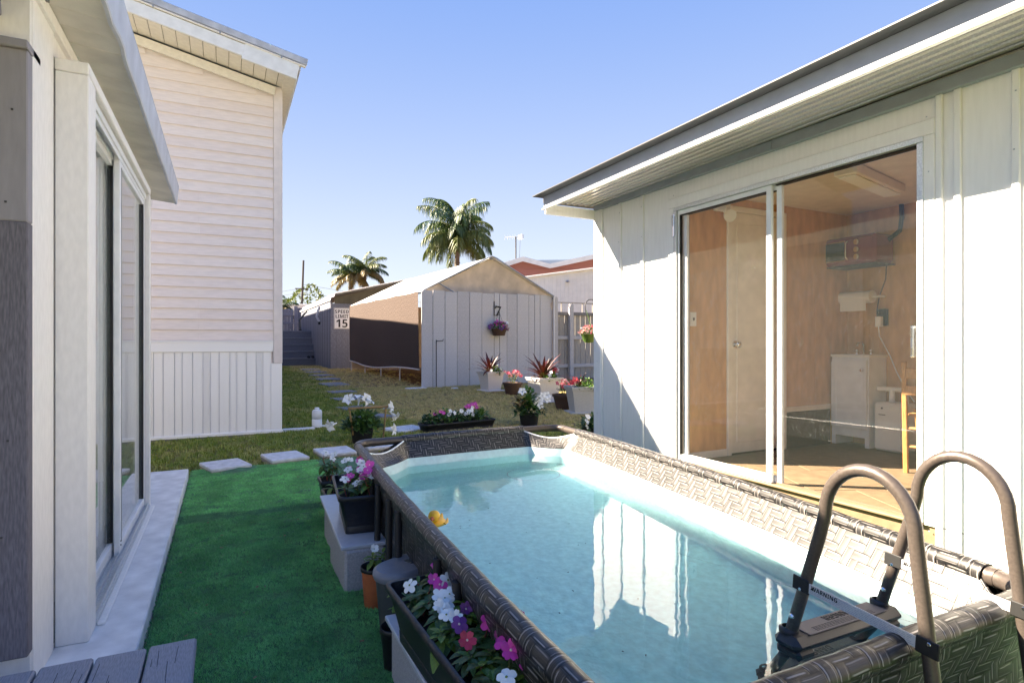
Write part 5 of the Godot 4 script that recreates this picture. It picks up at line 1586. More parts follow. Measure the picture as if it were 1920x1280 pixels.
func palms() -> void:
	var defs := [
		["tall_palm", "large feathery palm with drooping fronds behind the canopy ridge", Vector3(13.55, 0.25, -35.7), 7.4, 0.19, 2.75, 34, 1.6],
		["short_palm", "left palm of the pair behind the small shed roof", Vector3(8.75, 0.25, -46.2), 6.0, 0.17, 2.15, 20, 1.1],
		["short_palm", "right and slightly taller palm of the pair behind the small shed roof", Vector3(9.55, 0.25, -45.6), 6.4, 0.16, 2.15, 20, 1.1],
		["short_palm", "small yellowing palm half hidden by the beige house corner", Vector3(3.2, 0.25, -42.5), 3.2, 0.13, 1.6, 12, 0.7],
	]
	for k in defs.size():
		var d: Array = defs[k]
		var t := thing(d[0], d[1], "palm tree", d[2])
		var H: float = d[3]
		var tr := MB.new()
		var pts := []
		for i in 12:
			pts.append(Vector3(0.12 * sin(i * 0.5 + k), H * i / 11.0, 0.05 * sin(i * 0.7)))
		tr.tube(pts, d[4], 10, false, d[4] * 0.8)
		for i in range(1, 11):
			tr.tube([pts[i] - Vector3(0, 0.02, 0), pts[i] + Vector3(0, 0.02, 0)], d[4] * 1.08, 10)
		part("trunk", tr.done(), mats["bark"], t)
		var top: Vector3 = pts[11]
		var cnt: int = d[6]
		for i in cnt:
			var mb := MB.new()
			var az := i * 2.4 + rng.randf_range(-0.25, 0.25)
			var low := float(i) / cnt
			if k == 0:
				# wind swept: fronds lean to the left, the crown is deep and ragged
				frond(mb, top + Vector3(0, low * 0.9, 0), az, lerpf(-0.1, 1.52, low), d[5] * rng.randf_range(0.85, 1.15) * (1.2 if cos(az) < 0.0 and low > 0.4 else 1.0), lerpf(1.9, 1.75, low) * rng.randf_range(0.85, 1.15), 0.86, d[7])
			else:
				frond(mb, top, az, lerpf(-0.25, 1.4, low), d[5] * rng.randf_range(0.85, 1.1), lerpf(1.4, 1.7, low), 0.55, d[7])
			var m: String = ["palm_a", "palm_b", "palm_a", "palm_b"][rng.randi() % 4]
			if k > 0 and low < 0.4: m = "palm_dry"
			if k == 0 and low < 0.15: m = "palm_b"
			part("frond", mb.done(), mats[m], t)


# ---------------------------------------------------------------- pavers and stepping stones
func slab_mesh(w: float, d: float, h: float, b := 0.008) -> ArrayMesh:
	return MB.new().box(Vector3(0, h / 2, 0), Vector3(w, h, d), b).done()


func pavers() -> void:
	var q := [[0.005, -6.42, 0.365, 0.42, 0.28, "pale grey concrete paver nearest the white ledge"], [0.565, -6.61, 0.375, 0.44, 0.20, "pale grey concrete paver, second from the white ledge"], [1.09, -6.69, 0.375, 0.42, 0.10, "pale grey concrete paver, third from the white ledge"], [1.62, -6.86, 0.375, 0.42, 0.06, "pale grey concrete paver partly behind the pool's far left corner"]]
	for e in q:
		var t := thing("paver", e[5], "paver", Vector3(e[0], 0.0, e[1]), e[4], "pavers along the far edge of the turf")
		part("top_face", MB.new().box(Vector3(0, 0.045, 0), Vector3(e[2], 0.03, e[3]), 0.006).done(), mats["paver_top"], t)
		part("rough_side", MB.new().box(Vector3(0, 0.012, 0), Vector3(e[2] - 0.004, 0.036, e[3] - 0.004), 0.004).done(), mats["paver_side"], t)
	var st := [[2.32, -8.22, 0.50, 0.46, 0.3, "large pale grey slab behind the lily planter"], [2.16, -9.72, 0.62, 0.44, 0.22, "stepping stone nearest the pool, half hidden by lilies"], [2.16, -10.94, 0.60, 0.5, 0.25, "second stepping stone from the pool"], [2.24, -12.32, 0.56, 0.5, 0.2, "third stepping stone from the pool"], [2.34, -13.56, 0.56, 0.48, 0.22, "fourth stepping stone from the pool"], [2.45, -15.17, 0.6, 0.6, 0.22, "fifth stepping stone, dark and raised on one edge"], [2.50, -16.7, 0.58, 0.6, 0.2, "sixth stepping stone from the pool"], [2.55, -18.14, 0.58, 0.6, 0.2, "seventh stepping stone from the pool"], [2.62, -20.0, 0.6, 0.7, 0.2, "eighth stepping stone from the pool"], [2.7, -21.9, 0.6, 0.8, 0.2, "farthest stepping stone before the wooden steps"]]
	for k in st.size():
		var e: Array = st[k]
		var m: Material = mats["paver_top"] if k == 0 else mats["stone"]
		var o := one("stepping_stone", slab_mesh(e[2], e[3], 0.05, 0.012), m, e[5], "stepping stone", Vector3(e[0], gh(e[1]) - 0.026, e[1]), "stepping stones across the lawn")
		o.rotation.y = e[4]
		if k == 5: o.rotation.x = 0.05


# ---------------------------------------------------------------- plants
func leaf_mesh(l: float, w: float, fold: float, curl: float) -> ArrayMesh:
	# a leaf along +z from the origin, folded on its midrib and curling down
	var mb := MB.new()
	var n := 5
	var c := []
	for i in n + 1:
		var t := float(i) / n
		var hw := w * 0.5 * pow(sin(PI * clampf(t * 0.94 + 0.03, 0, 1)), 0.75) * (1.0 - 0.25 * t)
		var a := curl * t
		var o := Vector3(0, -sin(a) * l * t * 0.6, l * t * (1.0 - 0.12 * curl * t))
		c.append([o, o + Vector3(hw, hw * fold, -l * 0.02), o + Vector3(-hw, hw * fold, -l * 0.02)])
	for i in n:
		for s in [1, 2]:
			mb.quad(c[i][0], c[i + 1][0], c[i + 1][s], c[i][s], Vector3.UP, s)
	return mb.done()


func petal_flower(r: float, m: Material, eye: Material, cup := 0.12, notch := 0.10) -> ArrayMesh:
	# five broad petals facing +y
	var mb := MB.new()
	for k in 5:
		var a0 := TAU * k / 5.0
		var ring := []
		var sz: float = r * [1.0, 1.05, 1.05, 1.0, 0.86][k]
		for i in 9:
			var u := i / 8.0
			var a := a0 + (u - 0.5) * 1.32
			var rr: float = sz * (0.62 + 0.38 * sin(PI * u)) * (1.0 - notch * exp(-pow((u - 0.5) / 0.12, 2.0)))
			ring.append(Vector3(cos(a) * rr, cup * r * (0.4 + sin(u * PI)) + 0.06 * r * sin(a * 3.0 + k) + 0.012 * r * k, sin(a) * rr))
		var base := Vector3(0, 0, 0)
		for i in 8:
			mb.tri(base, ring[i], ring[i + 1], Vector3.UP, k)
	mb.st.generate_normals()
	mb.st.set_material(m)
	var mesh: ArrayMesh = mb.st.commit()
	var e := MB.new()
	e.lathe([Vector2(r * 0.13, r * 0.03), Vector2(r * 0.07, r * 0.12), Vector2(0, r * 0.13)], Vector3.ZERO, 7)
	e.st.generate_normals()
	e.st.set_material(eye)
	e.st.commit(mesh)
	return mesh


func look_basis(dir: Vector3, spin: float) -> Basis:
	# +y turned to dir
	var y := dir.normalized()
	var x := y.cross(Vector3.BACK if absf(y.z) < 0.9 else Vector3.RIGHT).normalized()
	return Basis(x, y, x.cross(y)) * Basis(Vector3.UP, spin)


var leaf_kit := []
var flower_kit := {}


func kit() -> void:
	if leaf_kit.size():
		return
	for e in [[0.062, 0.031, 0.25, 0.5], [0.075, 0.034, 0.2, 0.8], [0.052, 0.028, 0.3, 0.3], [0.068, 0.037, 0.15, 1.0], [0.045, 0.022, 0.35, 0.5]]:
		leaf_kit.append(leaf_mesh(e[0], e[1], e[2], e[3]))
	for c in ["white", "pink", "magenta", "red", "coral", "rose", "purple"]:
		for v in 3:
			flower_kit[c + str(v)] = petal_flower([0.027, 0.0255, 0.028][v], mats["petal_" + c], mats["petal_eye"] if c != "white" else mats["leaf_lime"], [0.10, 0.22, -0.12][v], [0.10, 0.16, 0.06][v])


func impatiens(parent: Node3D, at: Vector3, h: float, whorl: int, leafm: Array, flowers: Array, size := 1.0) -> void:
	# one stem with a rosette of leaves and flowers on fine stalks; leaves and flowers are pieces of the plant
	kit()
	var lean := Vector3(rng.randf_range(-0.35, 0.35), 1.0, rng.randf_range(-0.35, 0.35)).normalized()
	var top := at + lean * h
	var stem := MB.new()
	stem.tube([at, at + lean * h * 0.5 + Vector3(rng.randf_range(-0.006, 0.006), 0, 0), top], 0.0034 * size, 6, false, 0.0024 * size)
	var fl := []
	for f in flowers:
		var az: float = f[1]
		var fd := Vector3(cos(az) * f[2], 1.0, sin(az) * f[2]).normalized()
		var ft: Vector3 = top + fd * f[3]
		stem.tube([top - lean * 0.01, top + (fd * 0.6 + Vector3.UP * 0.3) * f[3] * 0.6, ft - fd * 0.004], 0.0013 * size, 4)
		fl.append([f[0], ft, (fd + Vector3(-0.25, 0.35, 0.9) + Vector3(rng.randfn(), rng.randfn(), rng.randfn()) * 0.2).normalized()])
	var ps := part("plant", stem.done(), mats["stem"] if rng.randf() < 0.6 else mats["stem_red"], parent)
	for i in whorl:
		var a := i * 2.39996 + rng.randf_range(-0.2, 0.2)
		var t := float(i) / whorl
		var d := Vector3(cos(a), lerpf(-0.25, 0.8, t) + rng.randf_range(-0.15, 0.15), sin(a)).normalized()
		var z := d
		var x := Vector3.UP.cross(z).normalized()
		var y := z.cross(x)
		var sc := lerpf(1.2, 0.6, t) * size * rng.randf_range(0.85, 1.15)
		part("leaf", leaf_kit[rng.randi() % leaf_kit.size()], mats[leafm[rng.randi() % leafm.size()]], ps, top - lean * h * 0.35 * (1.0 - t) + d * 0.006, Basis(x, y, z) * sc)
	for f in fl:
		part("flower", flower_kit[f[0] + str(rng.randi() % 3)], null, ps, f[1], look_basis(f[2], rng.randf() * TAU) * Basis.from_scale(Vector3.ONE * size * rng.randf_range(0.85, 1.12)))


func trough(w: float, d: float, h: float, taper: float, lip: float, wall := 0.006) -> ArrayMesh:
	# open rectangular tapered box with rounded corners and a rolled rim; base at y = 0
	var mb := MB.new()
	var outline := func(hw: float, hd: float, r: float, y: float) -> Array:
		var o := []
		for q in [[1, 1, 0.0], [-1, 1, PI / 2], [-1, -1, PI], [1, -1, PI * 1.5]]:
			for i in 5:
				var a: float = q[2] + i / 4.0 * PI / 2
				o.append(Vector3(q[0] * (hw - r) + cos(a) * r, y, q[1] * (hd - r) + sin(a) * r))
		return o
	var hw := w / 2
	var hd := d / 2
	var r := minf(hw, hd) * 0.22
	var rings := [outline.call((hw - lip) * taper, hd - lip - hw * (1 - taper), r * 0.8, 0.0), outline.call(hw - lip - (hw * (1 - taper)) * 0.85, hd - lip - (hw * (1 - taper)) * 0.85, r * 0.8, h * 0.18), outline.call(hw - lip - (hw * (1 - taper)) * 0.8 - 0.003, hd - lip - (hw * (1 - taper)) * 0.8 - 0.003, r * 0.8, h * 0.19), outline.call(hw - lip, hd - lip, r, h - 0.03), outline.call(hw - lip * 0.3, hd - lip * 0.3, r * 1.1, h - 0.026), outline.call(hw, hd, r * 1.15, h - 0.012), outline.call(hw - 0.004, hd - 0.004, r * 1.1, h), outline.call(hw - lip * 1.1, hd - lip * 1.1, r, h - 0.002), outline.call(hw - lip - wall, hd - lip - wall, r, h - 0.02), outline.call((hw - lip) * taper, hd - lip - hw * (1 - taper) - wall, r * 0.8, h * 0.4)]
	for k in rings.size() - 1:
		var n: int = rings[k].size()
		for i in n:
			var a: Vector3 = rings[k][i]
			var b: Vector3 = rings[k][(i + 1) % n]
			var c: Vector3 = rings[k + 1][(i + 1) % n]
			var e: Vector3 = rings[k + 1][i]
			var nn := (b - a).cross(e - a)
			mb.quad(a, b, c, e, nn * -1.0 if k < 20 else nn, [0, 0, 1, 1, 2, 2, 2, 3, 3][k])
	return mb.done()


func soil_mesh(w: float, d: float) -> ArrayMesh:
	var mb := MB.new()
	var nx := 10
	var nzz := 10
	var nz := FastNoiseLite.new()
	nz.frequency = 0.15
	for i in nx:
		for j in nzz:
			var c := []
			for e in [[0, 0], [1, 0], [1, 1], [0, 1]]:
				var x := (float(i + e[0]) / nx - 0.5) * w
				var z := (float(j + e[1]) / nzz - 0.5) * d
				c.append(Vector3(x, nz.get_noise_2d(x * 260, z * 260) * 0.014, z))
			mb.quad(c[0], c[1], c[2], c[3], Vector3.UP, 0)
	return mb.done()


func pool_side_pots() -> void:
	kit()
	# two concrete blocks under a painted board
	for k in 2:
		one("concrete_block", MB.new().box(Vector3(0, 0.108, 0), Vector3(0.20, 0.216, 0.445), 0.012).done(), mats["block"], ["grey painted concrete block at the near end under the black pot", "grey painted concrete block at the far end under the black pot"][k], "concrete block", Vector3(0.625 + 0.035 * k, 0.012, -3.165 - 0.455 * k), "concrete blocks beside the pool")
	var b1 := one("block_cap", MB.new().box(Vector3(0, 0.009, 0), Vector3(0.225, 0.018, 1.06), 0.003).done(), mats["block_top"], "smooth blue grey board on top of the two concrete blocks", "board", Vector3(0.645, 0.2295, -3.475))
	b1.rotation.y = -0.045
	# far corner black pot with mixed flowers
	var pot := thing("flower_pot", "square black plastic pot of white and pink impatiens on the concrete blocks", "flower pot", Vector3(0.672, 0.248, -3.36), -0.10)
	part("container", trough(0.255, 0.56, 0.205, 0.74, 0.012), mats["black_plastic"], pot)
	part("soil", soil_mesh(0.215, 0.50), mats["soil"], pot, Vector3(0, 0.168, 0))
	var cols := ["white", "white", "pink", "white", "pink", "white", "white", "pink", "red", "white", "pink", "magenta"]
	for i in 17:
		var q := Vector3(rng.randf_range(-0.075, 0.08), 0.165, rng.randf_range(-0.20, 0.19))
		var fl := []
		for j in (2 if i % 3 else 1):
			fl.append([cols[(i + j * 5) % cols.size()], rng.randf() * TAU, rng.randf_range(0.2, 0.7), rng.randf_range(0.025, 0.06)])
		impatiens(pot, q, rng.randf_range(0.05, 0.12), 7, ["leaf_deep", "leaf_mid", "leaf_mid", "leaf_lime"], fl, 1.0)
	var pot2 := thing("flower_pot", "small black pot of leafy seedlings behind the block end", "flower pot", Vector3(0.70, 0.02, -4.20))
	part("container", trough(0.19, 0.24, 0.20, 0.8, 0.01), mats["black_plastic"], pot2)
	part("soil", soil_mesh(0.155, 0.20), mats["soil"], pot2, Vector3(0, 0.172, 0))
	for i in 4:
		impatiens(pot2, Vector3(rng.randf_range(-0.05, 0.05), 0.17, rng.randf_range(-0.06, 0.06)), rng.randf_range(0.05, 0.09), 6, ["leaf_mid", "leaf_lime"], [], 1.0)
	var pot3 := thing("flower_pot", "black pot with tall white impatiens at the pool's far left corner", "flower pot", Vector3(0.72, 0.02, -4.52))
	part("container", trough(0.20, 0.22, 0.22, 0.8, 0.01), mats["black_plastic"], pot3)
	part("soil", soil_mesh(0.16, 0.18), mats["soil"], pot3, Vector3(0, 0.192, 0))
	for i in 6:
		impatiens(pot3, Vector3(rng.randf_range(-0.05, 0.06), 0.19, rng.randf_range(-0.05, 0.05)), rng.randf_range(0.10, 0.20), 9, ["leaf_deep", "leaf_mid"], [["white", rng.randf() * TAU, 0.5, 0.05]] if i < 3 else [], 1.15)
	# terracotta nursery pot
	var tp := thing("flower_pot", "round terracotta coloured nursery pot with a white flowered seedling", "flower pot", Vector3(0.632, 0.02, -2.745))
	part("container", MB.new().lathe([Vector2(0.0, 0.0), Vector2(0.050, 0.0), Vector2(0.053, 0.006), Vector2(0.064, 0.165), Vector2(0.066, 0.165), Vector2(0.066, 0.172), Vector2(0.064, 0.172)], Vector3.ZERO, 28).done(), mats["terracotta"], tp)
	part("inner_pot", MB.new().lathe([Vector2(0.0645, 0.172), Vector2(0.070, 0.174), Vector2(0.071, 0.19), Vector2(0.066, 0.192), Vector2(0.060, 0.17), Vector2(0.056, 0.12)], Vector3.ZERO, 28).done(), mats["black_plastic"], tp)
	part("soil", MB.new().lathe([Vector2(0.06, 0.0), Vector2(0.0, 0.008)], Vector3(0, 0.15, 0), 16).done(), mats["soil"], tp)
	impatiens(tp, Vector3(0.0, 0.155, 0), 0.10, 12, ["leaf_lime", "leaf_mid"], [["white", 0.3, 0.3, 0.035]], 0.9)
	impatiens(tp, Vector3(0.02, 0.155, -0.02), 0.08, 11, ["leaf_lime", "leaf_lime"], [], 0.8)
	# grey dustbin shaped bucket
	var bin := thing("lidded_bucket", "dark grey tapered bucket with a flat lid beside the pool", "bucket", Vector3(0.682, 0.02, -2.40), 0.42)
	var shp := func(hw: float, hd: float, y: float) -> Array:
		var o := []
		for i in 15:
			var a := PI / 2 + PI * i / 14.0
			o.append(Vector3(-hd * 0.35 + cos(a) * hd * 0.65, y, sin(a) * hw))
		for q in [[0.55, -1.0], [0.72, -0.86], [0.75, -0.7], [0.75, 0.7], [0.72, 0.86], [0.55, 1.0]]:
			o.append(Vector3(hd * q[0], y, hw * q[1]))
		return o
	var loft := func(rs: Array, cap: bool) -> ArrayMesh:
		var mb := MB.new()
		for k in rs.size() - 1:
			var n: int = rs[k].size()
			for i in n:
				mb.quad(rs[k][i], rs[k][(i + 1) % n], rs[k + 1][(i + 1) % n], rs[k + 1][i], (rs[k][i] + rs[k + 1][i]) * Vector3(1, 0, 1) + Vector3.UP * 0.2 * (1.0 if rs[k + 1][i].length() < rs[k][i].length() else -0.3), 0)
		if cap:
			var n: int = rs[-1].size()
			var y: float = rs[-1][0].y
			for i in n:
				mb.tri(Vector3(0, y, 0), rs[-1][i], rs[-1][(i + 1) % n], Vector3.UP, 1)
		return mb.done()
	part("body", loft.call([shp.call(0.070, 0.115, 0.0), shp.call(0.088, 0.14, 0.275)], true), mats["bin_body"], bin)
	var lid := part("lid", loft.call([shp.call(0.092, 0.146, 0.272), shp.call(0.097, 0.152, 0.286), shp.call(0.096, 0.150, 0.302), shp.call(0.085, 0.138, 0.312)], true), mats["bin_lid"], bin)
	for s in [-1.0, 1.0]:
		part("grip_mark", boxm(Vector3(0.105, 0.004, 0.017), 0.0015), mats["bin_body"], lid, Vector3(0.055, 0.313, 0.030 * s), ry(-32.0 * s))
	part("grip_mark", boxm(Vector3(0.02, 0.004, 0.05), 0.0015), mats["bin_body"], lid, Vector3(0.012, 0.3131, 0.0))
	# near block with its board and the long planter
	var nb := one("concrete_block", MB.new().box(Vector3(0, 0.108, 0), Vector3(0.20, 0.216, 0.46), 0.012).done(), mats["block"], "grey painted concrete block with a chipped edge under the long planter", "concrete block", Vector3(0.640, 0.012, -1.895), "concrete blocks beside the pool")
	nb.rotation.y = -0.02
	one("concrete_block", MB.new().box(Vector3(0, 0.108, 0), Vector3(0.20, 0.216, 0.46), 0.012).done(), mats["block"], "grey painted concrete block nearest the camera under the long planter", "concrete block", Vector3(0.632, 0.012, -1.425), "concrete blocks beside the pool")
	one("block_cap", MB.new().box(Vector3(0, 0.009, 0), Vector3(0.225, 0.018, 1.02), 0.003).done(), mats["block_top"], "smooth blue grey board under the long black planter", "board", Vector3(0.640, 0.2295, -1.64))
	var rp := thing("flower_pot", "round black nursery pot with a few leaves between bucket and planter", "flower pot", Vector3(0.572, 0.02, -2.185))
	rp.scale = Vector3(0.75, 1.1, 0.75)
	part("container", MB.new().lathe([Vector2(0.0, 0.0), Vector2(0.05, 0.0), Vector2(0.066, 0.13), Vector2(0.072, 0.132), Vector2(0.072, 0.15), Vector2(0.066, 0.152), Vector2(0.06, 0.12), Vector2(0.055, 0.08)], Vector3.ZERO, 26).done(), mats["black_plastic"], rp)
	part("soil", MB.new().lathe([Vector2(0.062, 0.0), Vector2(0.0, 0.006)], Vector3(0, 0.118, 0), 16).done(), mats["soil"], rp)
	impatiens(rp, Vector3(-0.005, 0.12, 0.0), 0.09, 6, ["leaf_lime", "leaf_mid"], [], 1.1)
	impatiens(rp, Vector3(-0.01, 0.12, 0.03), 0.15, 5, ["leaf_lime", "leaf_mid"], [], 1.1)

	var pl := thing("long_planter", "long black plastic window box planter of white and magenta impatiens in the foreground", "planter", Vector3(0.605, 0.248, -1.575), 0.03)
	part("container", trough(0.215, 0.86, 0.185, 0.72, 0.014), mats["black_plastic"], pl)
	part("soil", soil_mesh(0.175, 0.80), mats["soil"], pl, Vector3(0, 0.145, 0))
	# [x, z, height, whorl, leaves, flowers]
	var deep := ["leaf_deep", "leaf_deep", "leaf_olive", "leaf_mid"]
	var lime := ["leaf_lime", "leaf_lime", "leaf_mid"]
	var P := [[-0.02, -0.34, 0.05, 8, deep, []], [0.02, -0.31, 0.08, 8, deep, [["pink", 5.6, 0.7, 0.05], ["pink", 0.2, 0.7, 0.07]]], [-0.05, -0.27, 0.05, 9, deep, [["white", 3.4, 0.9, 0.05]]], [0.055, -0.33, 0.06, 8, lime, []], [-0.045, -0.20, 0.06, 8, deep, []],
		[0.03, -0.22, 0.07, 9, deep, [["white", 0.4, 0.5, 0.05], ["pink", 2.6, 0.6, 0.04]]], [0.05, -0.15, 0.08, 10, lime, [["white", 5.5, 0.8, 0.06]]], [0.0, -0.13, 0.07, 9, deep, [["white", 3.0, 0.6, 0.05], ["white", 2.0, 0.8, 0.05], ["white", 1.2, 0.5, 0.055]]], [-0.035, -0.08, 0.06, 8, deep, [["white", 2.2, 0.4, 0.05], ["white", 0.6, 0.6, 0.05], ["white", 1.6, 0.9, 0.045]]],
		[0.055, -0.06, 0.085, 11, lime, []], [0.02, -0.03, 0.07, 10, lime, [["purple", 1.8, 0.5, 0.03]]], [0.065, 0.03, 0.07, 9, deep, [["rose", 5.6, 0.9, 0.03]]], [-0.01, 0.04, 0.06, 8, deep, [["purple", 3.0, 0.4, 0.04]]], [0.04, 0.09, 0.07, 9, deep, [["pink", 0.3, 0.5, 0.05], ["pink", 1.5, 0.5, 0.06]]],
		[-0.04, 0.11, 0.05, 8, deep, [["rose", 2.0, 0.5, 0.05]]], [0.02, 0.16, 0.07, 9, deep, [["pink", 1.0, 0.5, 0.05], ["magenta", 0.0, 0.8, 0.05]]], [0.07, 0.15, 0.06, 8, deep, [["pink", 5.8, 0.8, 0.05], ["pink", 0.5, 0.9, 0.06]]], [-0.03, 0.21, 0.05, 8, deep, []], [0.05, 0.24, 0.06, 9, deep, []], [-0.05, 0.29, 0.05, 8, deep, []], [0.03, 0.31, 0.07, 9, deep, [["pink", 2.0, 0.5, 0.05]]], [0.07, 0.34, 0.05, 8, deep, []], [-0.02, 0.36, 0.06, 8, deep, [["white", 4.0, 0.5, 0.05]]]]
	for e in P:
		for k in e[5].size(): e[5][k][3] *= 0.75
	P.append_array([[0.06, -0.10, 0.06, 8, lime, [["white", 0.5, 0.5, 0.05]]], [-0.03, 0.0, 0.06, 8, deep, [["white", 1.5, 0.4, 0.04], ["white", 4.0, 0.6, 0.04]]], [0.045, 0.30, 0.07, 9, lime, [["pink", 0.5, 0.5, 0.05]]], [0.0, 0.20, 0.05, 9, lime, []], [0.0, 0.26, 0.08, 9, deep, [["pink", 4.5, 0.5, 0.05], ["pink", 2.0, 0.6, 0.06]]], [0.055, 0.20, 0.09, 8, deep, [["pink", 1.0, 0.4, 0.06], ["pink", 3.9, 0.7, 0.05]]], [-0.06, 0.02, 0.05, 8, lime, []], [-0.055, 0.17, 0.06, 8, deep, []], [0.075, -0.24, 0.06, 8, deep, []], [-0.02, -0.25, 0.06, 9, deep, [["pink", 1.2, 0.5, 0.05]]]])
	for e in P:
		impatiens(pl, Vector3(e[0], 0.15, e[1]), e[2] * 0.85, e[3] + 3, e[4], e[5], 0.95)
	for i in 16:
		impatiens(pl, Vector3(rng.randf_range(-0.06, 0.08), 0.148, rng.randf_range(-0.38, 0.38)), rng.randf_range(0.02, 0.045), 8, [deep, lime, deep][i % 3], [], 0.85)


# ---------------------------------------------------------------- potted plants on the lawn
func square_pot(w: float, h: float) -> ArrayMesh:
	var mb := MB.new()
	var r := func(s: float, y: float) -> Array: return [Vector3(-s, y, -s), Vector3(s, y, -s), Vector3(s, y, s), Vector3(-s, y, s)]
	var k := w / 2
	var rings := [r.call(k * 0.66, 0.0), r.call(k * 0.88, h * 0.84), r.call(k * 0.95, h * 0.85), r.call(k * 0.97, h * 0.93), r.call(k, h * 0.935), r.call(k, h), r.call(k * 0.88, h), r.call(k * 0.84, h * 0.86)]
	for i in rings.size() - 1:
		for j in 4:
			var a: Vector3 = rings[i][j]
			var b: Vector3 = rings[i][(j + 1) % 4]
			mb.quad(a, b, rings[i + 1][(j + 1) % 4], rings[i + 1][j], (b - a).cross(Vector3.UP) * (-1.0 if (b - a).cross(Vector3.UP).dot(a + b) < 0 else 1.0) * (-1.0 if i == 6 else 1.0) + Vector3.UP * (1.0 if i == 5 else 0.0))
	mb.quad(rings[0][0], rings[0][1], rings[0][2], rings[0][3], Vector3.DOWN)
	return mb.done()


func spiky(parent: Node3D, at: Vector3, n: int, len: float, m: String) -> void:
	for i in n:
		var a := i * 2.39996
		var t := float(i) / n
		var d := Vector3(cos(a), lerpf(0.35, 2.6, t), sin(a)).normalized()
		var x := Vector3.UP.cross(d).normalized()
		var l := len * rng.randf_range(0.75, 1.1)
		part("leaf", leaf_mesh(l, l * 0.13, 0.5, lerpf(0.9, 0.1, t)), mats[m if rng.randf() < 0.7 else "leaf_maroon"], parent, at + Vector3(0, 0.02 * t, 0), Basis(x, d.cross(x), d))


func bushy(parent: Node3D, at: Vector3, rx: float, h: float, n: int, leafm: String, s := 0.06, nm := "foliage") -> void:
	var mb := MB.new()
	for i in n:
		var d := Vector3(rng.randfn(), absf(rng.randfn()) * 0.9, rng.randfn()).normalized() * pow(rng.randf(), 0.4)
		var o := at + Vector3(d.x * rx, d.y * h, d.z * rx)
		var z := (Vector3(d.x, 0.25 + rng.randf_range(-0.4, 0.6), d.z) + Vector3(rng.randfn(), rng.randfn(), rng.randfn()) * 0.3).normalized()
		var x := Vector3.UP.cross(z).normalized() * s * 0.28
		var m := o + z * s * 0.5
		var tip := o + z * s + Vector3.DOWN * s * 0.15
		mb.tri(o, m + x, tip, Vector3.UP)
		mb.tri(o, tip, m - x, Vector3.UP)
	part(nm, mb.done(), mats[leafm], parent)


func blooms(parent: Node3D, list: Array, size: float) -> void:
	kit()
	for f in list:
		part("flower", flower_kit[f[0] + str(rng.randi() % 3)], null, parent, f[1], look_basis(Vector3(rng.randfn() * 0.4, 0.6, 0.8 + rng.randfn() * 0.3), rng.randf() * TAU) * Basis.from_scale(Vector3.ONE * size))


func trumpet(parent: Node3D, at: Vector3, dir: Vector3, s: float) -> void:
	var mb := MB.new()
	var b := look_basis(dir, 0.3)
	mb.lathe([Vector2(0.006 * s, -0.09 * s), Vector2(0.010 * s, -0.05 * s), Vector2(0.020 * s, -0.01 * s)], at, 8, b)
	for k in 5:
		var a0 := TAU * k / 5.0
		var q := func(a: float, r: float, y: float) -> Vector3: return at + b * Vector3(cos(a) * r, y, sin(a) * r)
		var c0: Vector3 = q.call(a0 - 0.6, 0.018 * s, -0.01 * s)
		var c1: Vector3 = q.call(a0 + 0.6, 0.018 * s, -0.01 * s)
		var m0: Vector3 = q.call(a0 - 0.5, 0.052 * s, 0.012 * s)
		var m1: Vector3 = q.call(a0 + 0.65, 0.050 * s, 0.02 * s)
		var tp: Vector3 = q.call(a0 + 0.05, 0.075 * s, 0.0)
		mb.tri(c0, c1, m1, dir, k)
		mb.tri(c0, m1, m0, dir, k)
		mb.tri(m0, m1, tp, dir, k)
	part("flower", mb.done(), mats["petal_white"], parent)


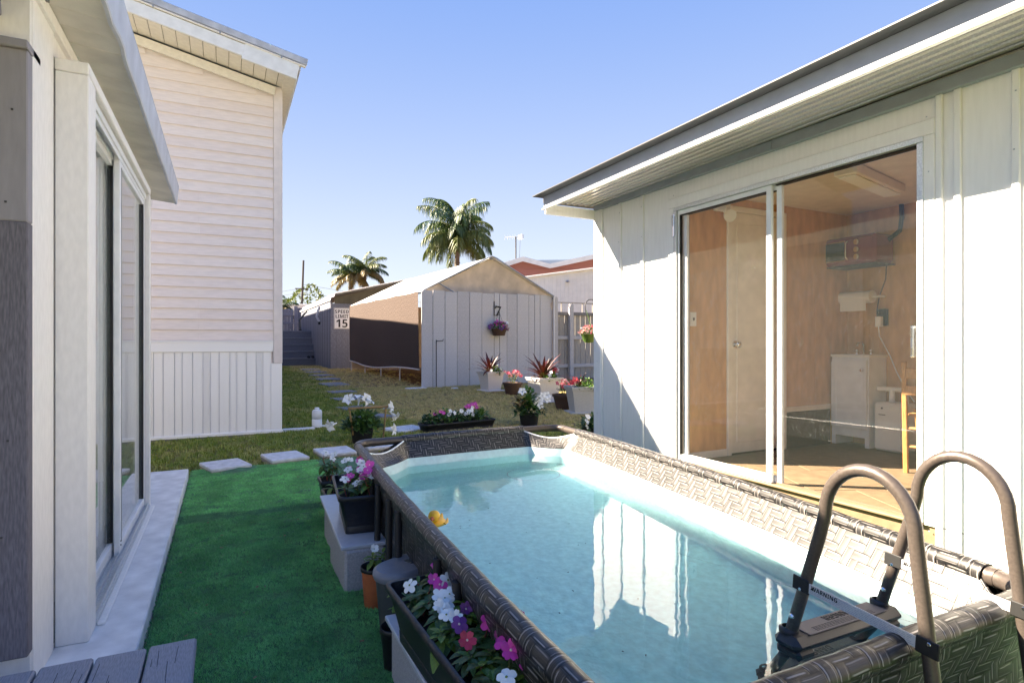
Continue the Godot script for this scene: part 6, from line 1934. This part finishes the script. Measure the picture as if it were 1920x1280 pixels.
func lawn_pots() -> void:
	kit()
	var S := "square pots along the grey fence"
	# three pale square pots with red cordylines
	var defs := [["pale square pot with a dark red spiky plant, nearest the fence", Vector3(5.62, 0.09, -12.70), 0.50, 0.43, "pot_white", 0.52, 0.15], ["pale square pot with the tallest red spiky plant in the middle of the row", Vector3(5.86, 0.03, -10.55), 0.57, 0.46, "pot_white", 0.62, 0.05], ["greyer square pot with low red foliage cut off by the shed corner", Vector3(5.62, 0.0, -8.78), 0.50, 0.44, "pot_grey", 0.30, -0.25]]
	for k in 3:
		var e: Array = defs[k]
		var t := thing("square_planter", e[0], "planter", e[1], e[6], S)
		part("saucer", slab_mesh(e[2] * 0.98, e[2] * 0.98, 0.03, 0.008), mats[e[4]], t)
		part("container", square_pot(e[2], e[3]), mats[e[4]], t, Vector3(0, 0.03, 0))
		part("soil", soil_mesh(e[2] * 0.86, e[2] * 0.86), mats["soil"], t, Vector3(0, e[3] * 0.90, 0))
		var top := Vector3(0, e[3] * 0.92, 0)
		spiky(t, top + Vector3(-0.02, 0.03, -0.02), [26, 30, 14][k], e[5], "leaf_red")
		if k == 0: spiky(t, top + Vector3(-0.14, 0.0, 0.12), 12, 0.24, "leaf_red")
		bushy(t, top + Vector3(0.05, 0.0, 0.10), 0.20, 0.20, 150, "leaf_mid", 0.075)
		bushy(t, top + Vector3(0.12, 0.0, 0.06), 0.14, 0.16, 70, "leaf_lime", 0.07)
		var fl := []
		if k == 0: fl = [["white", Vector3(0.10, 0.62, 0.12)], ["white", Vector3(0.17, 0.52, 0.18)], ["white", Vector3(-0.12, 0.49, 0.2)]]
		if k == 1:
			fl = [["white", Vector3(0.02, 0.60, 0.22)], ["white", Vector3(0.26, 0.64, 0.10)], ["white", Vector3(-0.02, 0.55, 0.25)]]
			for i in 9: fl.append(["red", Vector3(0.17 + rng.randf_range(-0.06, 0.06), 0.58 + rng.randf_range(-0.03, 0.10), 0.12 + rng.randf_range(-0.08, 0.08))])
		if k == 2:
			for i in 8: fl.append(["red", Vector3(-0.16 + rng.randf_range(-0.06, 0.1), 0.54 + rng.randf_range(-0.03, 0.08), 0.1 + rng.randf_range(-0.08, 0.08))])
		blooms(t, fl, 1.6)
	# two dark round pots with red blooms
	for k in 2:
		var t := thing("round_planter", ["dark brown ribbed pot of magenta red flowers between the first two pale pots", "dark brown ribbed pot of red flowers beside the greyer pot"][k], "planter", [Vector3(5.80, 0.06, -11.9), Vector3(5.66, 0.005, -9.42)][k], 0.2, "dark pots of red flowers")
		part("container", MB.new().lathe([Vector2(0, 0), Vector2(0.155, 0.0), Vector2(0.16, 0.03), Vector2(0.205, 0.22), Vector2(0.225, 0.225), Vector2(0.232, 0.27), Vector2(0.215, 0.275), Vector2(0.20, 0.22)], Vector3.ZERO, 8).done(), mats["dark_brown"], t)
		part("soil", MB.new().lathe([Vector2(0.205, 0.0), Vector2(0, 0.01)], Vector3(0, 0.235, 0), 12).done(), mats["soil"], t)
		for i in 6:
			part("stem", MB.new().tube([Vector3(0.03 * cos(i), 0.23, 0.03 * sin(i)), Vector3(0.09 * cos(i * 1.1), 0.45, 0.09 * sin(i * 1.1))], 0.006, 5).done(), mats["stem"], t)
		bushy(t, Vector3(0, 0.33, 0), 0.15, 0.14, 60, "leaf_olive", 0.06)
		var fl := []
		for i in 20:
			var a := rng.randf() * TAU
			var r := sqrt(rng.randf()) * 0.2
			fl.append(["rose" if k == 0 else ["red", "rose"][i % 2], Vector3(cos(a) * r + (0.0 if k == 0 else 0.04), 0.47 + rng.randf_range(-0.05, 0.07) - r * 0.15, sin(a) * r)])
		blooms(t, fl, 1.75)
	# low trough beyond the pool
	var tr := thing("low_trough", "low black trough of white and pink impatiens beyond the pool's far rim", "planter", Vector3(3.0, 0.0, -7.95), 0.17)
	part("container", trough(0.30, 1.15, 0.12, 0.85, 0.012), mats["black_plastic"], tr, Vector3.ZERO, ry(90.0))
	part("soil", soil_mesh(1.08, 0.24), mats["soil"], tr, Vector3(0, 0.09, 0))
	for i in 5:
		bushy(tr, Vector3(-0.42 + i * 0.2, 0.12, 0), 0.14, 0.13 + 0.04 * (i % 2), 150, ["leaf_deep", "leaf_mid", "leaf_deep"][i % 3], 0.07)
	var fl := []
	for i in 16: fl.append(["white", Vector3(rng.randf_range(-0.22, 0.26), 0.22 + rng.randf_range(-0.03, 0.08), rng.randf_range(-0.04, 0.13))])
	for i in 4: fl.append(["pink", Vector3(-0.38 + rng.randf_range(-0.06, 0.14), 0.23 + rng.randf_range(-0.03, 0.05), rng.randf_range(-0.03, 0.1))])
	for i in 8: fl.append(["pink", Vector3(0.22 + rng.randf_range(-0.14, 0.14), 0.30 + rng.randf_range(-0.03, 0.05), rng.randf_range(-0.05, 0.08))])
	blooms(tr, fl, 1.25)
	# two lily planters with a little wooden trellis
	var ly := thing("lily_planter", "clump of white trumpet flowers with a small wooden trellis beyond the left pool corner", "potted plant", Vector3(1.52, 0.0, -7.35), 0.1)
	ly.scale = Vector3.ONE * 0.86
	part("container", MB.new().lathe([Vector2(0, 0), Vector2(0.13, 0.0), Vector2(0.16, 0.2), Vector2(0.15, 0.2), Vector2(0.13, 0.12)], Vector3.ZERO, 18).done(), mats["black_plastic"], ly)
	part("soil", MB.new().lathe([Vector2(0.15, 0.0), Vector2(0, 0.01)], Vector3(0, 0.17, 0), 14).done(), mats["soil"], ly)
	bushy(ly, Vector3(0, 0.18, 0), 0.26, 0.26, 260, "leaf_deep", 0.12)
	bushy(ly, Vector3(0.02, 0.24, 0.02), 0.20, 0.24, 150, "leaf_mid", 0.12)
	for q in [[Vector3(-0.16, 0.14, 0.1), Vector3(-0.20, 0.52, 0.06)], [Vector3(0.27, 0.05, 0.12), Vector3(0.33, 0.52, 0.08)]]:
		part("trellis_post", MB.new().tube(q, 0.012, 6).done(), mats["trellis_wood"], ly)
	part("trellis_bar", MB.new().tube([Vector3(-0.22, 0.515, 0.075), Vector3(0.35, 0.51, 0.095)], 0.018, 6).done(), mats["trellis_wood"], ly)
	for q in [[Vector3(-0.20, 0.64, 0.02), Vector3(-0.5, 0.6, 0.6)], [Vector3(-0.04, 0.66, 0.0), Vector3(0.1, 1.0, 0.1)], [Vector3(0.05, 0.63, 0.05), Vector3(0.4, 0.3, 0.8)], [Vector3(0.10, 0.60, 0.03), Vector3(0.6, 0.8, 0.2)], [Vector3(0.40, 0.50, 0.08), Vector3(0.7, 0.2, 0.6)], [Vector3(0.46, 0.36, 0.1), Vector3(0.5, -0.6, 0.6)], [Vector3(-0.48, 0.30, 0.12), Vector3(-0.9, -0.2, 0.5)], [Vector3(0.36, 0.20, 0.3), Vector3(0.6, 0.1, 0.6)]]:
		trumpet(ly, q[0], q[1], 1.35)
	var l2 := thing("lily_planter", "upright leafy plant with a cluster of white flowers behind the far pool rim", "potted plant", Vector3(4.05, 0.0, -7.75))
	part("container", MB.new().lathe([Vector2(0, 0), Vector2(0.12, 0.0), Vector2(0.15, 0.18), Vector2(0.14, 0.18), Vector2(0.12, 0.1)], Vector3.ZERO, 18).done(), mats["black_plastic"], l2)
	part("soil", MB.new().lathe([Vector2(0.14, 0.0), Vector2(0, 0.01)], Vector3(0, 0.155, 0), 14).done(), mats["soil"], l2)
	bushy(l2, Vector3(0, 0.16, 0), 0.22, 0.22, 180, "leaf_deep", 0.10)
	bushy(l2, Vector3(-0.02, 0.25, 0), 0.13, 0.30, 130, "leaf_mid", 0.11)
	bushy(l2, Vector3(-0.17, 0.30, 0.02), 0.09, 0.16, 30, "leaf_dry", 0.10, "dry_foliage")
	for i in 7:
		trumpet(l2, Vector3(0.18 + rng.randf_range(-0.1, 0.1), 0.38 + rng.randf_range(-0.08, 0.07), 0.1 + rng.randf_range(-0.05, 0.05)), Vector3(rng.randfn() * 0.4, 0.4, 0.9), 0.95)
	trumpet(l2, Vector3(-0.14, 0.52, 0.05), Vector3(-0.3, 0.5, 0.6), 0.95)
	var l3 := thing("flower_pot", "low dark pot with white flowers at the foot of the shed corner", "flower pot", Vector3(4.22, 0.0, -6.35))
	part("container", MB.new().lathe([Vector2(0, 0), Vector2(0.10, 0.0), Vector2(0.13, 0.16), Vector2(0.12, 0.16), Vector2(0.1, 0.1)], Vector3.ZERO, 16).done(), mats["black_plastic"], l3)
	part("soil", MB.new().lathe([Vector2(0.12, 0.0), Vector2(0, 0.01)], Vector3(0, 0.13, 0), 12).done(), mats["soil"], l3)
	bushy(l3, Vector3(0, 0.14, 0), 0.16, 0.16, 140, "leaf_deep", 0.08)
	var f3 := []
	for i in 9: f3.append(["white", Vector3(rng.randf_range(-0.12, 0.1), 0.24 + rng.randf_range(-0.06, 0.1), rng.randf_range(0.0, 0.12))])
	blooms(l3, f3, 1.3)
	# hanging baskets
	var hb := thing("hanging_basket", "dark wall basket of purple and magenta petunias on the grey fence", "hanging basket", Vector3(6.40, 1.40, -13.93), deg_to_rad(7.3))
	part("basket", MB.new().lathe([Vector2(0, 0), Vector2(0.15, 0.0), Vector2(0.20, 0.17), Vector2(0.21, 0.18), Vector2(0.19, 0.18), Vector2(0.16, 0.12)], Vector3.ZERO, 18).done(), mats["dark_brown"], hb)
	part("soil", MB.new().lathe([Vector2(0.185, 0.0), Vector2(0, 0.01)], Vector3(0, 0.15, 0), 12).done(), mats["soil"], hb)
	for k in 3:
		part("hanger_wire", MB.new().tube([Vector3(0.19 * cos(k * 2.1), 0.17, 0.19 * sin(k * 2.1)), Vector3(0, 0.62, 0.0)], 0.004, 4).done(), mats["black"], hb)
	bushy(hb, Vector3(0, 0.15, 0), 0.26, 0.2, 170, "leaf_mid", 0.08)
	var hf := []
	for i in 52:
		var a := rng.randf() * TAU
		var r := sqrt(rng.randf()) * 0.31
		hf.append([["magenta", "magenta", "magenta", "purple", "purple", "pink"][i % 6], Vector3(cos(a) * r, 0.36 - r * r * 1.9 + rng.randf_range(-0.04, 0.04), sin(a) * r * 0.8)])
	for i in 4: hf.append(["white", Vector3(0.18 + rng.randf_range(-0.05, 0.05), 0.34, 0.1)])
	blooms(hb, hf, 1.5)
	var h2 := thing("hanging_basket", "green basket of coral pink flowers hung from a shepherd's hook", "hanging basket", Vector3(6.43, 1.22, -9.77))
	part("basket", MB.new().lathe([Vector2(0, 0), Vector2(0.08, 0.01), Vector2(0.12, 0.06), Vector2(0.155, 0.17), Vector2(0.165, 0.175), Vector2(0.15, 0.175), Vector2(0.12, 0.1)], Vector3.ZERO, 18).done(), mats["leaf_mid"], h2)
	part("soil", MB.new().lathe([Vector2(0.15, 0.0), Vector2(0, 0.01)], Vector3(0, 0.15, 0), 12).done(), mats["soil"], h2)
	part("hanger", MB.new().tube([Vector3(0, 0.17, 0.14), Vector3(-0.04, 0.5, 0.04), Vector3(-0.06, 0.64, 0.0)], 0.006, 5).done(), mats["leaf_mid"], h2)
	bushy(h2, Vector3(0, 0.16, 0), 0.19, 0.16, 90, "leaf_olive", 0.06)
	var h2f := []
	for i in 64:
		var a := rng.randf() * TAU
		var r := sqrt(rng.randf()) * 0.21
		h2f.append([["coral", "coral", "coral", "rose", "white"][i % 5] if i % 7 else "coral", Vector3(cos(a) * r, 0.36 - r * r * 3.6 + rng.randf_range(-0.05, 0.03), sin(a) * r)])
	blooms(h2, h2f, 1.0)
	var sh := thing("shepherds_hook", "thin dark shepherd's hook standing behind the greyer square pot", "hook", Vector3(6.66, 0.0, -9.83))
	var hk := [Vector3(0, 0, 0), Vector3(0, 1.85, 0)]
	for i in 9:
		var a := PI * i / 8.0
		hk.append(Vector3(-0.15 + 0.15 * cos(a), 1.93 + 0.15 * sin(a), -0.0 + 0.03 * i / 8.0))
	hk.append(Vector3(-0.30, 1.82, 0.05))
	part("rod", MB.new().tube(hk, 0.009, 6).done(), mats["tube_dark"], sh)


# ---------------------------------------------------------------- small things by the house corner
func small_things() -> void:
	var c := thing("white_canister", "small white plastic filter canister on the grass by the house corner", "canister", Vector3(1.19, 0.02, -8.85))
	part("lower_body", MB.new().lathe([Vector2(0, 0), Vector2(0.068, 0.0), Vector2(0.07, 0.01), Vector2(0.07, 0.115), Vector2(0.064, 0.118)], Vector3.ZERO, 20).done(), mats["white_metal"], c)
	part("upper_body", MB.new().lathe([Vector2(0.064, 0.12), Vector2(0.070, 0.123), Vector2(0.070, 0.225), Vector2(0.058, 0.25), Vector2(0.032, 0.255), Vector2(0.032, 0.278), Vector2(0.026, 0.283), Vector2(0, 0.285)], Vector3.ZERO, 20).done(), mats["white_metal"], c)
	part("spout", MB.new().tube([Vector3(0.05, 0.02, 0.02), Vector3(0.16, 0.01, 0.03)], 0.016, 8).done(), mats["white_metal"], c)
	var sl := one("edging_strip", MB.new().box(Vector3(0, 0.02, 0), Vector3(0.42, 0.045, 0.10), 0.008).done(), mats["concrete_white"], "narrow white edging stone lying in the grass between house corner and canister", "edging stone", Vector3(0.93, 0.0, -8.72))
	sl.rotation.y = -0.03
	one("white_stone", MB.new().box(Vector3(0, 0.02, 0), Vector3(0.16, 0.05, 0.12), 0.02).done(), mats["concrete_white"], "small white stone at the foot of the grey fence", "stone", Vector3(4.98, 0.10, -13.4))
	one("post_footing", MB.new().box(Vector3(0, 0.02, 0), Vector3(0.5, 0.05, 0.22), 0.015).done(), mats["concrete_white"], "pale concrete footing at the left end of the grey fence", "footing", Vector3(4.12, 0.10, -13.75))
